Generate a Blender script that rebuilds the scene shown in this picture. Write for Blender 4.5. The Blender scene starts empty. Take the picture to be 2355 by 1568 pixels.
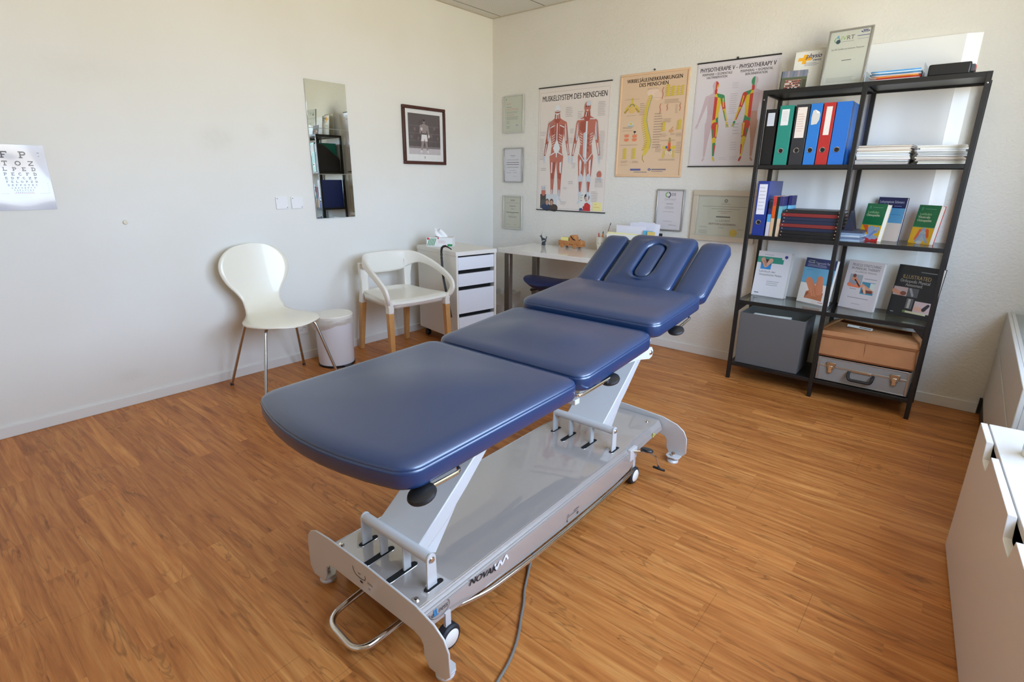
import bpy, bmesh, math, random
from mathutils import Vector, Matrix, Euler
random.seed(7)
PI = math.pi
COL = bpy.context.scene.collection

# ---------------------------------------------------------------- helpers
def s2l(c):
    c = c / 255.0
    return c / 12.92 if c <= 0.04045 else ((c + 0.055) / 1.055) ** 2.4
def rgb(r, g, b): return (s2l(r), s2l(g), s2l(b), 1.0)

MATS = {}
def mat(name, col=(200, 200, 200), rough=0.5, metal=0.0, spec=0.5, bump=None, coat=0.0, alpha=None, trans=0.0, noise=None):
    if name in MATS: return MATS[name]
    m = bpy.data.materials.new(name); m.use_nodes = True
    nt = m.node_tree; b = nt.nodes['Principled BSDF']
    b.inputs['Base Color'].default_value = rgb(*col)
    b.inputs['Roughness'].default_value = rough
    b.inputs['Metallic'].default_value = metal
    b.inputs['Specular IOR Level'].default_value = spec
    b.inputs['Coat Weight'].default_value = coat
    b.inputs['Transmission Weight'].default_value = trans
    tc = nt.nodes.new('ShaderNodeTexCoord')
    if alpha is not None: b.inputs['Alpha'].default_value = alpha
    if noise:
        sc, amt = noise
        n = nt.nodes.new('ShaderNodeTexNoise'); n.inputs['Scale'].default_value = sc; n.inputs['Detail'].default_value = 4
        nt.links.new(tc.outputs['Object'], n.inputs['Vector'])
        r = nt.nodes.new('ShaderNodeMapRange'); r.inputs['From Min'].default_value = .3; r.inputs['From Max'].default_value = .7
        r.inputs['To Min'].default_value = 1 - amt; r.inputs['To Max'].default_value = 1 + amt * .4
        nt.links.new(n.outputs['Fac'], r.inputs['Value'])
        mx = nt.nodes.new('ShaderNodeMix'); mx.data_type = 'RGBA'; mx.blend_type = 'MULTIPLY'; mx.inputs['Factor'].default_value = 1
        mx.inputs['A'].default_value = rgb(*col); nt.links.new(r.outputs[0], mx.inputs['B'])
        nt.links.new(mx.outputs['Result'], b.inputs['Base Color'])
    if bump:
        sc, st, dist = bump
        n = nt.nodes.new('ShaderNodeTexNoise'); n.inputs['Scale'].default_value = sc; n.inputs['Detail'].default_value = 5
        nt.links.new(tc.outputs['Object'], n.inputs['Vector'])
        bp = nt.nodes.new('ShaderNodeBump'); bp.inputs['Strength'].default_value = st; bp.inputs['Distance'].default_value = dist
        nt.links.new(n.outputs['Fac'], bp.inputs['Height']); nt.links.new(bp.outputs['Normal'], b.inputs['Normal'])
    MATS[name] = m; return m

def glassmat(name, tint=(235, 245, 242), rough=0.0, reflect=1.0, haze=0.0):
    if name in MATS: return MATS[name]
    m = bpy.data.materials.new(name); m.use_nodes = True; nt = m.node_tree
    for n in list(nt.nodes): nt.nodes.remove(n)
    out = nt.nodes.new('ShaderNodeOutputMaterial'); mix = nt.nodes.new('ShaderNodeMixShader')
    tr = nt.nodes.new('ShaderNodeBsdfTransparent'); tr.inputs[0].default_value = rgb(*tint)
    gl = nt.nodes.new('ShaderNodeBsdfGlossy'); gl.inputs['Roughness'].default_value = rough
    ge = nt.nodes.new('ShaderNodeNewGeometry'); dt = nt.nodes.new('ShaderNodeVectorMath'); dt.operation = 'DOT_PRODUCT'
    nt.links.new(ge.outputs['Normal'], dt.inputs[0]); nt.links.new(ge.outputs['Incoming'], dt.inputs[1])
    def mth(op, a, b=None):
        n = nt.nodes.new('ShaderNodeMath'); n.operation = op
        for i, q in enumerate((a, b)):
            if q is None: continue
            if isinstance(q, float): n.inputs[i].default_value = q
            else: nt.links.new(q, n.inputs[i])
        return n
    fr = mth('POWER', mth('SUBTRACT', 1.0, mth('ABSOLUTE', dt.outputs['Value']).outputs[0]).outputs[0], 5.0)
    mul = mth('MULTIPLY_ADD', fr.outputs[0], .93 * reflect); mul.inputs[2].default_value = .05 * reflect
    nt.links.new(mul.outputs[0], mix.inputs[0])
    nt.links.new(tr.outputs[0], mix.inputs[1]); nt.links.new(gl.outputs[0], mix.inputs[2])
    last = mix
    if haze:
        df = nt.nodes.new('ShaderNodeBsdfDiffuse'); df.inputs[0].default_value = rgb(*tint)
        m2 = nt.nodes.new('ShaderNodeMixShader'); m2.inputs[0].default_value = haze
        nt.links.new(mix.outputs[0], m2.inputs[1]); nt.links.new(df.outputs[0], m2.inputs[2]); last = m2
    nt.links.new(last.outputs[0], out.inputs[0])
    MATS[name] = m; return m

def inkmat(name, rough=0.55, coat=0.0):
    m = bpy.data.materials.new(name); m.use_nodes = True; nt = m.node_tree; b = nt.nodes['Principled BSDF']
    a = nt.nodes.new('ShaderNodeAttribute'); a.attribute_name = 'Ink'
    nt.links.new(a.outputs['Color'], b.inputs['Base Color'])
    b.inputs['Roughness'].default_value = rough; b.inputs['Coat Weight'].default_value = coat; b.inputs['Coat Roughness'].default_value = .06
    b.inputs['Specular IOR Level'].default_value = .35
    MATS[name] = m; return m
inkmat('ink'); inkmat('glossy_ink', .35, .3)

def link(o, parent=None):
    COL.objects.link(o)
    if parent: o.parent = parent
    return o

def thing(name, label, cat, loc=(0, 0, 0), rot=(0, 0, 0), group=None):
    o = bpy.data.objects.new(name, None); o.empty_display_size = .05
    COL.objects.link(o); o.location = loc; o.rotation_euler = rot
    o['label'] = label; o['category'] = cat
    if group: o['group'] = group
    return o
def tag(o, label, cat, group=None, kind=None):
    o['label'] = label; o['category'] = cat
    if group: o['group'] = group
    if kind: o['kind'] = kind
    return o

class MB:
    """collects faces, then links them as one mesh object"""
    def __init__(s): s.v = []; s.f = []; s.mi = []; s.M = Matrix(); s.k = 0
    def add(s, vs, fs, k=None):
        n = len(s.v); s.v += [s.M @ Vector(p) for p in vs]
        s.f += [tuple(i + n for i in f) for f in fs]; s.mi += [s.k if k is None else k] * len(fs); return s
    def box(s, a, b, k=None):
        x0, y0, z0 = a; x1, y1, z1 = b
        if x0 > x1: x0, x1 = x1, x0
        if y0 > y1: y0, y1 = y1, y0
        if z0 > z1: z0, z1 = z1, z0
        return s.add([(x0,y0,z0),(x1,y0,z0),(x1,y1,z0),(x0,y1,z0),(x0,y0,z1),(x1,y0,z1),(x1,y1,z1),(x0,y1,z1)],
                     [(0,3,2,1),(4,5,6,7),(0,1,5,4),(1,2,6,5),(2,3,7,6),(3,0,4,7)], k)
    def loft(s, rings, close=True, cap0=True, cap1=True, k=None):
        n = len(rings[0]); vs = [p for r in rings for p in r]; fs = []
        for i in range(len(rings) - 1):
            for j in range(n if close else n - 1):
                a = i * n + j; b = i * n + (j + 1) % n
                fs.append((a, b, b + n, a + n))
        if close and cap0: fs.append(tuple(range(n))[::-1])
        if close and cap1: fs.append(tuple((len(rings) - 1) * n + i for i in range(n)))
        return s.add(vs, fs, k)
    def cyl(s, a, b, r, r2=None, n=20, k=None):
        return s.tube([a, b], r, n=n, r2=r2, k=k)
    def tube(s, path, r, n=10, r2=None, k=None, radii=None, squash=None):
        P = [Vector(p) for p in path]; rings = []; up = None
        for i, p in enumerate(P):
            t = (P[min(i + 1, len(P) - 1)] - P[max(i - 1, 0)]).normalized()
            if up is None:
                up = Vector((0, 0, 1)) if abs(t.z) < .9 else Vector((0, 1, 0))
            x = t.cross(up).normalized(); up = x.cross(t).normalized()
            rr = radii[i] if radii else (r if r2 is None else r + (r2 - r) * i / (len(P) - 1))
            sq = squash or (1, 1)
            rings.append([p + x * math.cos(2*PI*j/n) * rr * sq[0] + up * math.sin(2*PI*j/n) * rr * sq[1] for j in range(n)])
        return s.loft(rings, k=k)
    def lathe(s, prof, c=(0, 0, 0), n=28, k=None, sx=1, sy=1):
        rings = [[(c[0] + max(r, 1e-4) * sx * math.cos(2*PI*j/n), c[1] + max(r, 1e-4) * sy * math.sin(2*PI*j/n), c[2] + z) for j in range(n)] for r, z in prof]
        return s.loft(rings, k=k)
    def prism(s, pts, a, b, axis='y', k=None):
        """pts 2D polygon extruded from a to b along axis"""
        def P(u, v, w):
            return {'y': (u, w, v), 'x': (w, u, v), 'z': (u, v, w)}[axis]
        n = len(pts)
        vs = [P(u, v, a) for u, v in pts] + [P(u, v, b) for u, v in pts]
        return s.add(vs, [tuple(range(n)), tuple(range(n, 2*n))[::-1]] + [(i, (i+1) % n, (i+1) % n + n, i + n) for i in range(n)], k)
    def grid(s, fn, nu, nv, k=None):
        vs = [fn(i / nu, j / nv) for i in range(nu + 1) for j in range(nv + 1)]
        return s.add(vs, [(i*(nv+1)+j, (i+1)*(nv+1)+j, (i+1)*(nv+1)+j+1, i*(nv+1)+j+1) for i in range(nu) for j in range(nv)], k)
    def build(s, name, m, parent=None, bevel=0, smooth=True, angle=35, loc=None, rot=None, solid=0, subsurf=0, seg=2):
        me = bpy.data.meshes.new(name); me.from_pydata([tuple(v) for v in s.v], [], s.f)
        ms = m if isinstance(m, (list, tuple)) else [m]
        for x in ms: me.materials.append(x)
        if len(ms) > 1: me.polygons.foreach_set('material_index', s.mi)
        bm = bmesh.new(); bm.from_mesh(me); bmesh.ops.recalc_face_normals(bm, faces=bm.faces); bm.to_mesh(me); bm.free()
        if smooth:
            me.polygons.foreach_set('use_smooth', [True] * len(me.polygons)); me.set_sharp_from_angle(angle=math.radians(angle))
        o = bpy.data.objects.new(name, me); link(o, parent)
        if loc: o.location = loc
        if rot: o.rotation_euler = rot
        if solid:
            md = o.modifiers.new('Solidify', 'SOLIDIFY'); md.thickness = solid; md.offset = 0
        if bevel:
            md = o.modifiers.new('Bevel', 'BEVEL'); md.width = bevel; md.segments = seg; md.limit_method = 'ANGLE'; md.angle_limit = math.radians(40)
        if subsurf:
            md = o.modifiers.new('Subsurf', 'SUBSURF'); md.levels = subsurf; md.render_levels = subsurf
        return o

def fillet(pts, r, n=5, closed=False):
    P = [Vector(p) for p in pts]; out = []; N = len(P)
    for i, p in enumerate(P):
        if not closed and i in (0, N - 1): out.append(p); continue
        a = P[i-1]; b = P[(i+1) % N]; da = (a - p); db = (b - p)
        rr = min(r if not isinstance(r, (list, tuple)) else r[i], da.length * .49, db.length * .49)
        if rr < 1e-5: out.append(p); continue
        s0 = p + da.normalized() * rr; s1 = p + db.normalized() * rr
        for j in range(n + 1):
            t = j / n; out.append(s0 * (1-t)**2 + p * 2*t*(1-t) + s1 * t*t)
    return out
def rrect(hx, hy, r, n=6, cx=0, cy=0):
    pts = []
    for sx, sy, a0 in ((1, 1, 0), (-1, 1, 90), (-1, -1, 180), (1, -1, 270)):
        for j in range(n + 1):
            a = math.radians(a0 + 90 * j / n)
            pts.append((cx + sx * (hx - r) + r * math.cos(a), cy + sy * (hy - r) + r * math.sin(a)))
    return pts

# ---- built-in font turned into flat polygons
_tc = {}
def glyphs(txt, bold=0.0, shear=0.0, spacing=1.0):
    key = (txt, bold, shear, spacing)
    if key in _tc: return _tc[key]
    cu = bpy.data.curves.new('t', 'FONT'); cu.body = txt; cu.size = 1; cu.offset = bold; cu.shear = shear; cu.space_character = spacing
    cu.resolution_u = 3
    o = bpy.data.objects.new('t', cu); COL.objects.link(o)
    bpy.context.view_layer.update()
    dg = bpy.context.evaluated_depsgraph_get(); me = o.evaluated_get(dg).to_mesh()
    vs = [(v.co.x, v.co.y) for v in me.vertices]; fs = [tuple(p.vertices) for p in me.polygons]
    o.evaluated_get(dg).to_mesh_clear(); bpy.data.objects.remove(o); bpy.data.curves.remove(cu)
    w = max([v[0] for v in vs] or [0]); h0 = min([v[0] for v in vs] or [0])
    _tc[key] = (vs, fs, h0, w); return _tc[key]

class Print:
    """flat printed matter in u (right), v (up); every call lies a hair above the one before"""
    def __init__(s): s.v = []; s.f = []; s.c = []; s.h = 0.0
    def up(s): s.h += 1.5e-5
    def raw(s, pts, fs, col):
        n = len(s.v); s.v += [(u, v, s.h) for u, v in pts]
        s.f += [tuple(i + n for i in f) for f in fs]; s.c += [rgb(*col)] * len(fs)
    def poly(s, pts, col, lift=True):
        if lift: s.up()
        s.raw(pts, [tuple(range(len(pts)))], col)
    def rect(s, u0, v0, u1, v1, col, lift=True): s.poly([(u0, v0), (u1, v0), (u1, v1), (u0, v1)], col, lift)
    def ell(s, cx, cy, rx, ry, col, n=18, a0=0, a1=360, rot=0):
        ca, sa = math.cos(math.radians(rot)), math.sin(math.radians(rot)); pts = []
        for i in range(n + (a1 - a0 < 360)):
            a = math.radians(a0 + (a1 - a0) * i / n); x, y = rx * math.cos(a), ry * math.sin(a)
            pts.append((cx + x * ca - y * sa, cy + x * sa + y * ca))
        s.poly(pts, col)
    def ring(s, cx, cy, r0, r1, col, a0=0, a1=360, n=20, sx=1.0):
        s.up(); pts = []
        for i in range(n + 1):
            a = math.radians(a0 + (a1 - a0) * i / n)
            pts += [(cx + r0 * sx * math.cos(a), cy + r0 * math.sin(a)), (cx + r1 * sx * math.cos(a), cy + r1 * math.sin(a))]
        s.raw(pts, [(2*i, 2*i+1, 2*i+3, 2*i+2) for i in range(n)], col)
    def frame(s, u0, v0, u1, v1, w, col):
        s.up()
        for q in ((u0, v0, u1, v0 + w), (u0, v1 - w, u1, v1), (u0, v0 + w, u0 + w, v1 - w), (u1 - w, v0 + w, u1, v1 - w)): s.rect(*q, col, lift=False)
    def limb(s, a, ra, b, rb, col, n=6):
        ax, ay = a; bx, by = b; t = math.atan2(by - ay, bx - ax); pts = []
        for i in range(n + 1):
            q = t + PI/2 + PI * i / n; pts.append((ax + ra * math.cos(q), ay + ra * math.sin(q)))
        for i in range(n + 1):
            q = t - PI/2 + PI * i / n; pts.append((bx + rb * math.cos(q), by + rb * math.sin(q)))
        s.poly(pts, col)
    def line(s, pts, w, col):
        s.up()
        for (x0, y0), (x1, y1) in zip(pts, pts[1:]):
            d = math.hypot(x1 - x0, y1 - y0) or 1; nx, ny = -(y1 - y0) / d * w / 2, (x1 - x0) / d * w / 2
            s.raw([(x0 + nx, y0 + ny), (x0 - nx, y0 - ny), (x1 - nx, y1 - ny), (x1 + nx, y1 + ny)], [(0, 1, 2, 3)], col)
    def text(s, t, u, v, size, col=(50, 50, 55), align='l', bold=0.0, shear=0.0, width=None, rot=0, spacing=1.0):
        vs, fs, x0, x1 = glyphs(t, 0.0, shear, spacing); s.up()
        k = size; kx = size if width is None else width / max(x1 - x0, 1e-6)
        off = {'l': -x0, 'c': -(x0 + x1) / 2, 'r': -x1}[align]
        ca, sa = math.cos(rot), math.sin(rot)
        P = [((x + off) * kx, y * k) for x, y in vs]
        for d in ((0.0,) if not bold else (-bold * k, 0.0, bold * k)): s.raw([(u + (x + d) * ca - y * sa, v + (x + d) * sa + y * ca) for x, y in P], fs, col)
    def serif(s, t, u, v, h, col, pitch, wt=.2):
        """slab letters for the eye chart on a unit grid, centred at u"""
        n = len(t); s.up()
        for i, ch in enumerate(t):
            cx = u + (i - (n - 1) / 2) * pitch; w = h * .9; x0 = cx - w / 2; T = h * wt
            def R(a, b, c, d): s.rect(x0 + a * w, v + b * h, x0 + c * w, v + d * h, col, lift=False)
            t_ = wt
            if ch in 'FELPDBT':
                if ch != 'T': R(.15, 0, .15 + t_, 1); R(0, 0, .5, t_ * .8); R(0, 1 - t_ * .8, .45, 1)
            if ch in 'FE': R(.15, 1 - t_, 1, 1); R(1 - t_*.7, .7, 1, 1); R(.3, .42, .7, .58)
            if ch in 'EL': R(.15, 0, 1, t_); R(1 - t_*.7, 0, 1, .3)
            if ch == 'T': R(.4, 0, .6, 1); R(.2, 0, .8, t_*.8); R(0, 1 - t_, 1, 1); R(0, .7, t_*.7, 1); R(1 - t_*.7, .7, 1, 1)
            if ch == 'P': R(.3, 1 - t_, .7, 1); R(.3, .4, .7, .4 + t_*.9); s.ring(x0 + .66 * w, v + .7 * h, h * .12, h * .3, col, -90, 90, 8)
            if ch == 'D': R(.3, 1 - t_, .55, 1); R(.3, 0, .55, t_); s.ring(x0 + .5 * w, v + .5 * h, h * .31, h * .5, col, -90, 90, 10)
            if ch in 'OC': s.ring(cx, v + .5 * h, h * .31, h * .5, col, 45 if ch == 'C' else 0, 315 if ch == 'C' else 360, 16)
            if ch == 'Z': R(0, 1 - t_, 1, 1); R(0, 0, 1, t_); s.poly([(x0, v + t_*h), (x0 + .28*w, v + t_*h), (x0 + w, v + (1-t_)*h), (x0 + .72*w, v + (1-t_)*h)], col)
    def lines(s, u0, v0, u1, v1, n, col=(150, 148, 150), w=.35, ragged=.25, align='l'):
        """rows of print too small to read"""
        s.up(); dv = (v1 - v0) / n
        for i in range(n):
            L = (u1 - u0) * (1 - random.random() * ragged); a = u0 if align == 'l' else (u0 + u1 - L) / 2
            y = v0 + dv * (i + .5); s.rect(a, y - dv * w / 2, a + L, y + dv * w / 2, col, lift=False)
    def build(s, name, parent=None, loc=(0, 0, 0), basis=None, m='ink', lift=.0004):
        """basis: (U, V) vectors; normal is U x V"""
        U, V = basis or (Vector((1, 0, 0)), Vector((0, 0, 1))); U = Vector(U); V = Vector(V); N = U.cross(V)
        me = bpy.data.meshes.new(name)
        me.from_pydata([tuple(U * u + V * v + N * (h + lift)) for u, v, h in s.v], [], s.f)
        me.materials.append(MATS[m]); ca = me.color_attributes.new('Ink', 'FLOAT_COLOR', 'CORNER')
        buf = []
        for p, c in zip(me.polygons, s.c): buf += list(c) * p.loop_total
        ca.data.foreach_set('color', buf)
        o = bpy.data.objects.new(name, me); link(o, parent); o.location = loc; return o

X, Y, Z = Vector((1, 0, 0)), Vector((0, 1, 0)), Vector((0, 0, 1))
ONBACK = (X, Z)          # faces -y
ONLEFT = (Y, Z)          # faces +x
ONTOP = (X, Y)

# ---------------------------------------------------------------- materials
def wallmat(name, col, scale, strength, stain=0.0, col2=None):
    m = bpy.data.materials.new(name); m.use_nodes = True; nt = m.node_tree; b = nt.nodes['Principled BSDF']
    tc = nt.nodes.new('ShaderNodeTexCoord')
    n1 = nt.nodes.new('ShaderNodeTexNoise'); n1.inputs['Scale'].default_value = 1.6; n1.inputs['Detail'].default_value = 3
    nt.links.new(tc.outputs['Object'], n1.inputs['Vector'])
    cr = nt.nodes.new('ShaderNodeValToRGB'); cr.color_ramp.elements[0].position = .35; cr.color_ramp.elements[1].position = .65
    cr.color_ramp.elements[0].color = rgb(*(col2 or col)); cr.color_ramp.elements[1].color = rgb(*col)
    nt.links.new(n1.outputs['Fac'], cr.inputs[0]); nt.links.new(cr.outputs[0], b.inputs['Base Color'])
    b.inputs['Roughness'].default_value = .6; b.inputs['Specular IOR Level'].default_value = .25
    v = nt.nodes.new('ShaderNodeTexNoise'); v.inputs['Scale'].default_value = scale; v.inputs['Detail'].default_value = 3; v.inputs['Distortion'].default_value = .6
    nt.links.new(tc.outputs['Object'], v.inputs['Vector'])
    bp = nt.nodes.new('ShaderNodeBump'); bp.inputs['Strength'].default_value = strength; bp.inputs['Distance'].default_value = .004
    nt.links.new(v.outputs['Fac'], bp.inputs['Height']); nt.links.new(bp.outputs[0], b.inputs['Normal'])
    if stain:   # faint yellowish marks with a shape of their own
        last = cr.outputs[0]
        for (sy, sz, ry, rz, k) in ((-2.42, 1.46, .16, .10, .07), (-2.13, 1.52, .08, .07, .05), (-3.0, 1.75, .30, .10, .035), (-3.05, .17, .10, .05, .06)):
            mp = nt.nodes.new('ShaderNodeMapping'); mp.vector_type = 'POINT'; mp.inputs['Location'].default_value = (0, -sy / ry, -sz / rz); mp.inputs['Scale'].default_value = (0, 1 / ry, 1 / rz)
            nt.links.new(tc.outputs['Object'], mp.inputs[0]); ln = nt.nodes.new('ShaderNodeVectorMath'); ln.operation = 'LENGTH'; nt.links.new(mp.outputs[0], ln.inputs[0])
            r = nt.nodes.new('ShaderNodeMapRange'); r.interpolation_type = 'SMOOTHSTEP'; r.inputs['From Min'].default_value = 1.0; r.inputs['From Max'].default_value = .2; r.inputs['To Min'].default_value = 0; r.inputs['To Max'].default_value = k * 2; nt.links.new(ln.outputs['Value'], r.inputs['Value'])
            mu = nt.nodes.new('ShaderNodeMath'); mu.operation = 'MULTIPLY'; nt.links.new(r.outputs[0], mu.inputs[0]); nt.links.new(v.outputs['Fac'], mu.inputs[1])
            mx = nt.nodes.new('ShaderNodeMix'); mx.data_type = 'RGBA'; mx.blend_type = 'MIX'; nt.links.new(mu.outputs[0], mx.inputs['Factor']); nt.links.new(last, mx.inputs['A']); mx.inputs['B'].default_value = rgb(150, 132, 88); last = mx.outputs['Result']
        nt.links.new(last, b.inputs['Base Color'])
    MATS[name] = m; return m
wallmat('painted_plaster', (229, 228, 222), 30, .12, stain=1.0, col2=(226, 224, 216))
wallmat('rough_plaster', (227, 225, 218), 60, .8, col2=(224, 221, 213))
mat('skirting', (226, 225, 220), .4)

def floormat():
    m = bpy.data.materials.new('laminate_planks'); m.use_nodes = True; nt = m.node_tree; b = nt.nodes['Principled BSDF']
    L = nt.links.new; N = nt.nodes.new
    def M(op, a, b_=None, c=None):
        n = N('ShaderNodeMath'); n.operation = op
        for i, q in enumerate((a, b_, c)):
            if q is None: continue
            if isinstance(q, (int, float)): n.inputs[i].default_value = q
            else: L(q, n.inputs[i])
        return n.outputs[0]
    def WN(x, y=0.0):
        c = N('ShaderNodeCombineXYZ'); 
        for i, q in enumerate((x, y)):
            if isinstance(q, (int, float)): c.inputs[i].default_value = q
            else: L(q, c.inputs[i])
        w = N('ShaderNodeTexWhiteNoise'); w.noise_dimensions = '2D'; L(c.outputs[0], w.inputs['Vector']); return w.outputs['Value']
    def noise(x, y, z, sx, sy, detail, dist, rough=.55):
        c = N('ShaderNodeCombineXYZ'); L(M('MULTIPLY', x, sx), c.inputs[0]); L(M('MULTIPLY', y, sy), c.inputs[1])
        if not isinstance(z, (int, float)): L(z, c.inputs[2])
        n = N('ShaderNodeTexNoise'); n.inputs['Scale'].default_value = 1; n.inputs['Detail'].default_value = detail; n.inputs['Distortion'].default_value = dist; n.inputs['Roughness'].default_value = rough
        L(c.outputs[0], n.inputs['Vector']); return n.outputs['Fac']
    def mr(v, a, b_, c, d):
        n = N('ShaderNodeMapRange'); L(v, n.inputs['Value'])
        for k, q in zip(('From Min', 'From Max', 'To Min', 'To Max'), (a, b_, c, d)): n.inputs[k].default_value = q
        return n.outputs[0]
    def mult(col, fac):
        n = N('ShaderNodeMix'); n.data_type = 'RGBA'; n.blend_type = 'MULTIPLY'; n.inputs['Factor'].default_value = 1; L(col, n.inputs['A']); L(fac, n.inputs['B']); return n.outputs['Result']
    tc = N('ShaderNodeTexCoord'); sp = N('ShaderNodeSeparateXYZ'); L(tc.outputs['Object'], sp.inputs[0]); x, y = sp.outputs[0], sp.outputs[1]
    W = .0655
    row = M('FLOOR', M('DIVIDE', y, W)); sh = M('MULTIPLY', WN(row, 3.0), 1.7); xs = M('ADD', x, sh)
    st = M('FLOOR', M('DIVIDE', xs, .82)); h = WN(row, st); h2 = WN(st, M('ADD', row, 40.5))
    off = M('MULTIPLY', h, 60.0)
    g = noise(xs, y, off, 2.6, 34, 5, .9)
    cr = N('ShaderNodeValToRGB'); e = cr.color_ramp.elements
    e[0].position = .28; e[0].color = rgb(160, 94, 44); e[1].position = .75; e[1].color = rgb(212, 150, 84)
    q = e.new(.5); q.color = rgb(190, 122, 62)
    L(g, cr.inputs[0])
    col = mult(cr.outputs[0], mr(noise(xs, y, off, 9, 170, 3, .2), .3, .7, .90, 1.06))
    # dark wavy heartwood veins in some staves
    v = noise(xs, y, off, 1.5, 11, 3, 1.6); vv = M('ABSOLUTE', M('SUBTRACT', v, .5)); line = mr(vv, 0.0, .022, 0.0, 1.0)
    msk = mr(noise(xs, y, off, 1.1, 5, 2, .4), .46, .60, 1.0, 0.0); vein = M('MAXIMUM', line, msk)
    col = mult(col, mr(vein, 0, 1, .62, 1.0))
    # knots
    kn = noise(xs, y, off, 5.5, 26, 2, 1.0); col = mult(col, mr(kn, .66, .78, 1.0, .55))
    # tone per stave
    tint = N('ShaderNodeValToRGB'); e = tint.color_ramp.elements; e[0].position = 0; e[0].color = (.90, .86, .82, 1); e[1].position = 1; e[1].color = (1.12, 1.11, 1.07, 1)
    q = e.new(.35); q.color = (.95, .93, .91, 1); q = e.new(.80); q.color = (1.0, .99, .97, 1)
    L(h2, tint.inputs[0]); col = mult(col, tint.outputs[0])
    # plank joints every third stave row
    fy = M('ABSOLUTE', M('SUBTRACT', M('FRACT', M('DIVIDE', y, W * 3)), .5)); jy = mr(fy, .4935, .499, 1.0, .72)
    r3 = M('FLOOR', M('DIVIDE', y, W * 3)); x3 = M('ADD', x, M('MULTIPLY', WN(r3, 7.0), 1.28)); fx = M('ABSOLUTE', M('SUBTRACT', M('FRACT', M('DIVIDE', x3, 1.28)), .5)); jx = mr(fx, .4988, .4998, 1.0, .65)
    col = mult(mult(col, jy), jx)
    L(col, b.inputs['Base Color'])
    b.inputs['Roughness'].default_value = .40; b.inputs['Specular IOR Level'].default_value = .30
    bp = N('ShaderNodeBump'); bp.inputs['Strength'].default_value = .08; bp.inputs['Distance'].default_value = .002; L(g, bp.inputs['Height']); L(bp.outputs[0], b.inputs['Normal'])
    MATS['laminate_planks'] = m; return m
floormat()

def ceilmat():
    m = bpy.data.materials.new('perforated_ceiling_panels'); m.use_nodes = True; nt = m.node_tree; b = nt.nodes['Principled BSDF']
    L = nt.links.new; N = nt.nodes.new
    tc = N('ShaderNodeTexCoord'); sep = N('ShaderNodeSeparateXYZ'); L(tc.outputs['Object'], sep.inputs[0])
    outs = []
    for ax in ('X', 'Y'):
        a = N('ShaderNodeMath'); a.operation = 'MULTIPLY'; a.inputs[1].default_value = 2 * PI / .011; L(sep.outputs[ax], a.inputs[0])
        c = N('ShaderNodeMath'); c.operation = 'SINE'; L(a.outputs[0], c.inputs[0]); outs.append(c)
    ad = N('ShaderNodeMath'); ad.operation = 'ADD'; L(outs[0].outputs[0], ad.inputs[0]); L(outs[1].outputs[0], ad.inputs[1])
    gt = N('ShaderNodeMath'); gt.operation = 'GREATER_THAN'; gt.inputs[1].default_value = 1.15; L(ad.outputs[0], gt.inputs[0])
    mx = N('ShaderNodeMix'); mx.data_type = 'RGBA'; mx.inputs['A'].default_value = rgb(228, 226, 218); mx.inputs['B'].default_value = rgb(150, 146, 136)
    L(gt.outputs[0], mx.inputs['Factor']); L(mx.outputs['Result'], b.inputs['Base Color']); b.inputs['Roughness'].default_value = .7
    MATS['perforated_ceiling_panels'] = m
ceilmat()

mat('blue_vinyl', (18, 48, 88), .35, spec=1.0, bump=(420, .04, .001), coat=.45); MATS['blue_vinyl'].node_tree.nodes['Principled BSDF'].inputs['Coat Roughness'].default_value = .3; MATS['blue_vinyl'].node_tree.nodes['Principled BSDF'].inputs['Specular Tint'].default_value = (.9, .95, 1, 1)
mat('blue_vinyl_dark', (24, 44, 92), .5)
mat('silver_paint', (170, 162, 154), .3, metal=.15, spec=.6, coat=1.0); MATS['silver_paint'].node_tree.nodes['Principled BSDF'].inputs['Coat IOR'].default_value = 2.1
mat('silver_plain', (208, 206, 202), .38, metal=.1)
mat('chrome', (225, 225, 225), .06, metal=1)
mat('chrome_satin', (190, 186, 180), .22, metal=1)
mat('steel_leg', (150, 143, 138), .32, metal=1)
mat('black_plastic', (28, 28, 30), .4)
mat('black_rubber', (34, 35, 38), .6)
mat('white_plastic', (235, 232, 222), .32)
mat('white_shell', (236, 231, 214), .28, coat=.2)
mat('white_lacquer', (234, 232, 226), .12, spec=.6, coat=.3)
mat('white_melamine', (226, 223, 216), .4)
mat('drawer_white', (226, 229, 236), .35)
mat('beech', (204, 152, 92), .45, noise=(14, .12))
mat('toy_beech', (190, 128, 74), .45, noise=(30, .15))
mat('black_metal', (26, 25, 24), .38, spec=.5)
mat('mahogany', (72, 34, 26), .35, noise=(20, .2))
mat('aluminium', (178, 178, 174), .3, metal=.8)
mat('pale_aluminium', (205, 205, 196), .35, metal=.4)
mat('paper', (232, 231, 228), .7)
mat('book_pages', (228, 220, 205), .8)
mat('cardboard', (172, 118, 74), .8, noise=(9, .1))
mat('cardboard_dark', (150, 102, 64), .8)
mat('grey_felt', (98, 96, 94), .85, bump=(300, .3, .001))
mat('case_grey', (140, 136, 130), .5, bump=(500, .3, .0006))
mat('heater_white', (205, 203, 196), .4)
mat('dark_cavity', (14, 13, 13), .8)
mat('mirror', (215, 220, 216), .01, metal=1)
mat('grey_cable', (120, 116, 108), .5)
mat('socket_white', (236, 236, 236), .3)
mat('white_board', (240, 240, 238), .3, spec=.5)
mat('plastic_clear_blue', (190, 205, 214), .2)
glassmat('shelf_glass', (240, 247, 244), 0, 1.0)
glassmat('window_glass', (250, 252, 252), 0, .6)
glassmat('picture_glass', (252, 252, 252), .02, .8)
glassmat('acrylic', (240, 244, 246), .02, 1.0, .08)
glassmat('bin_liner', (236, 230, 220), .3, .9, .55)
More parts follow.
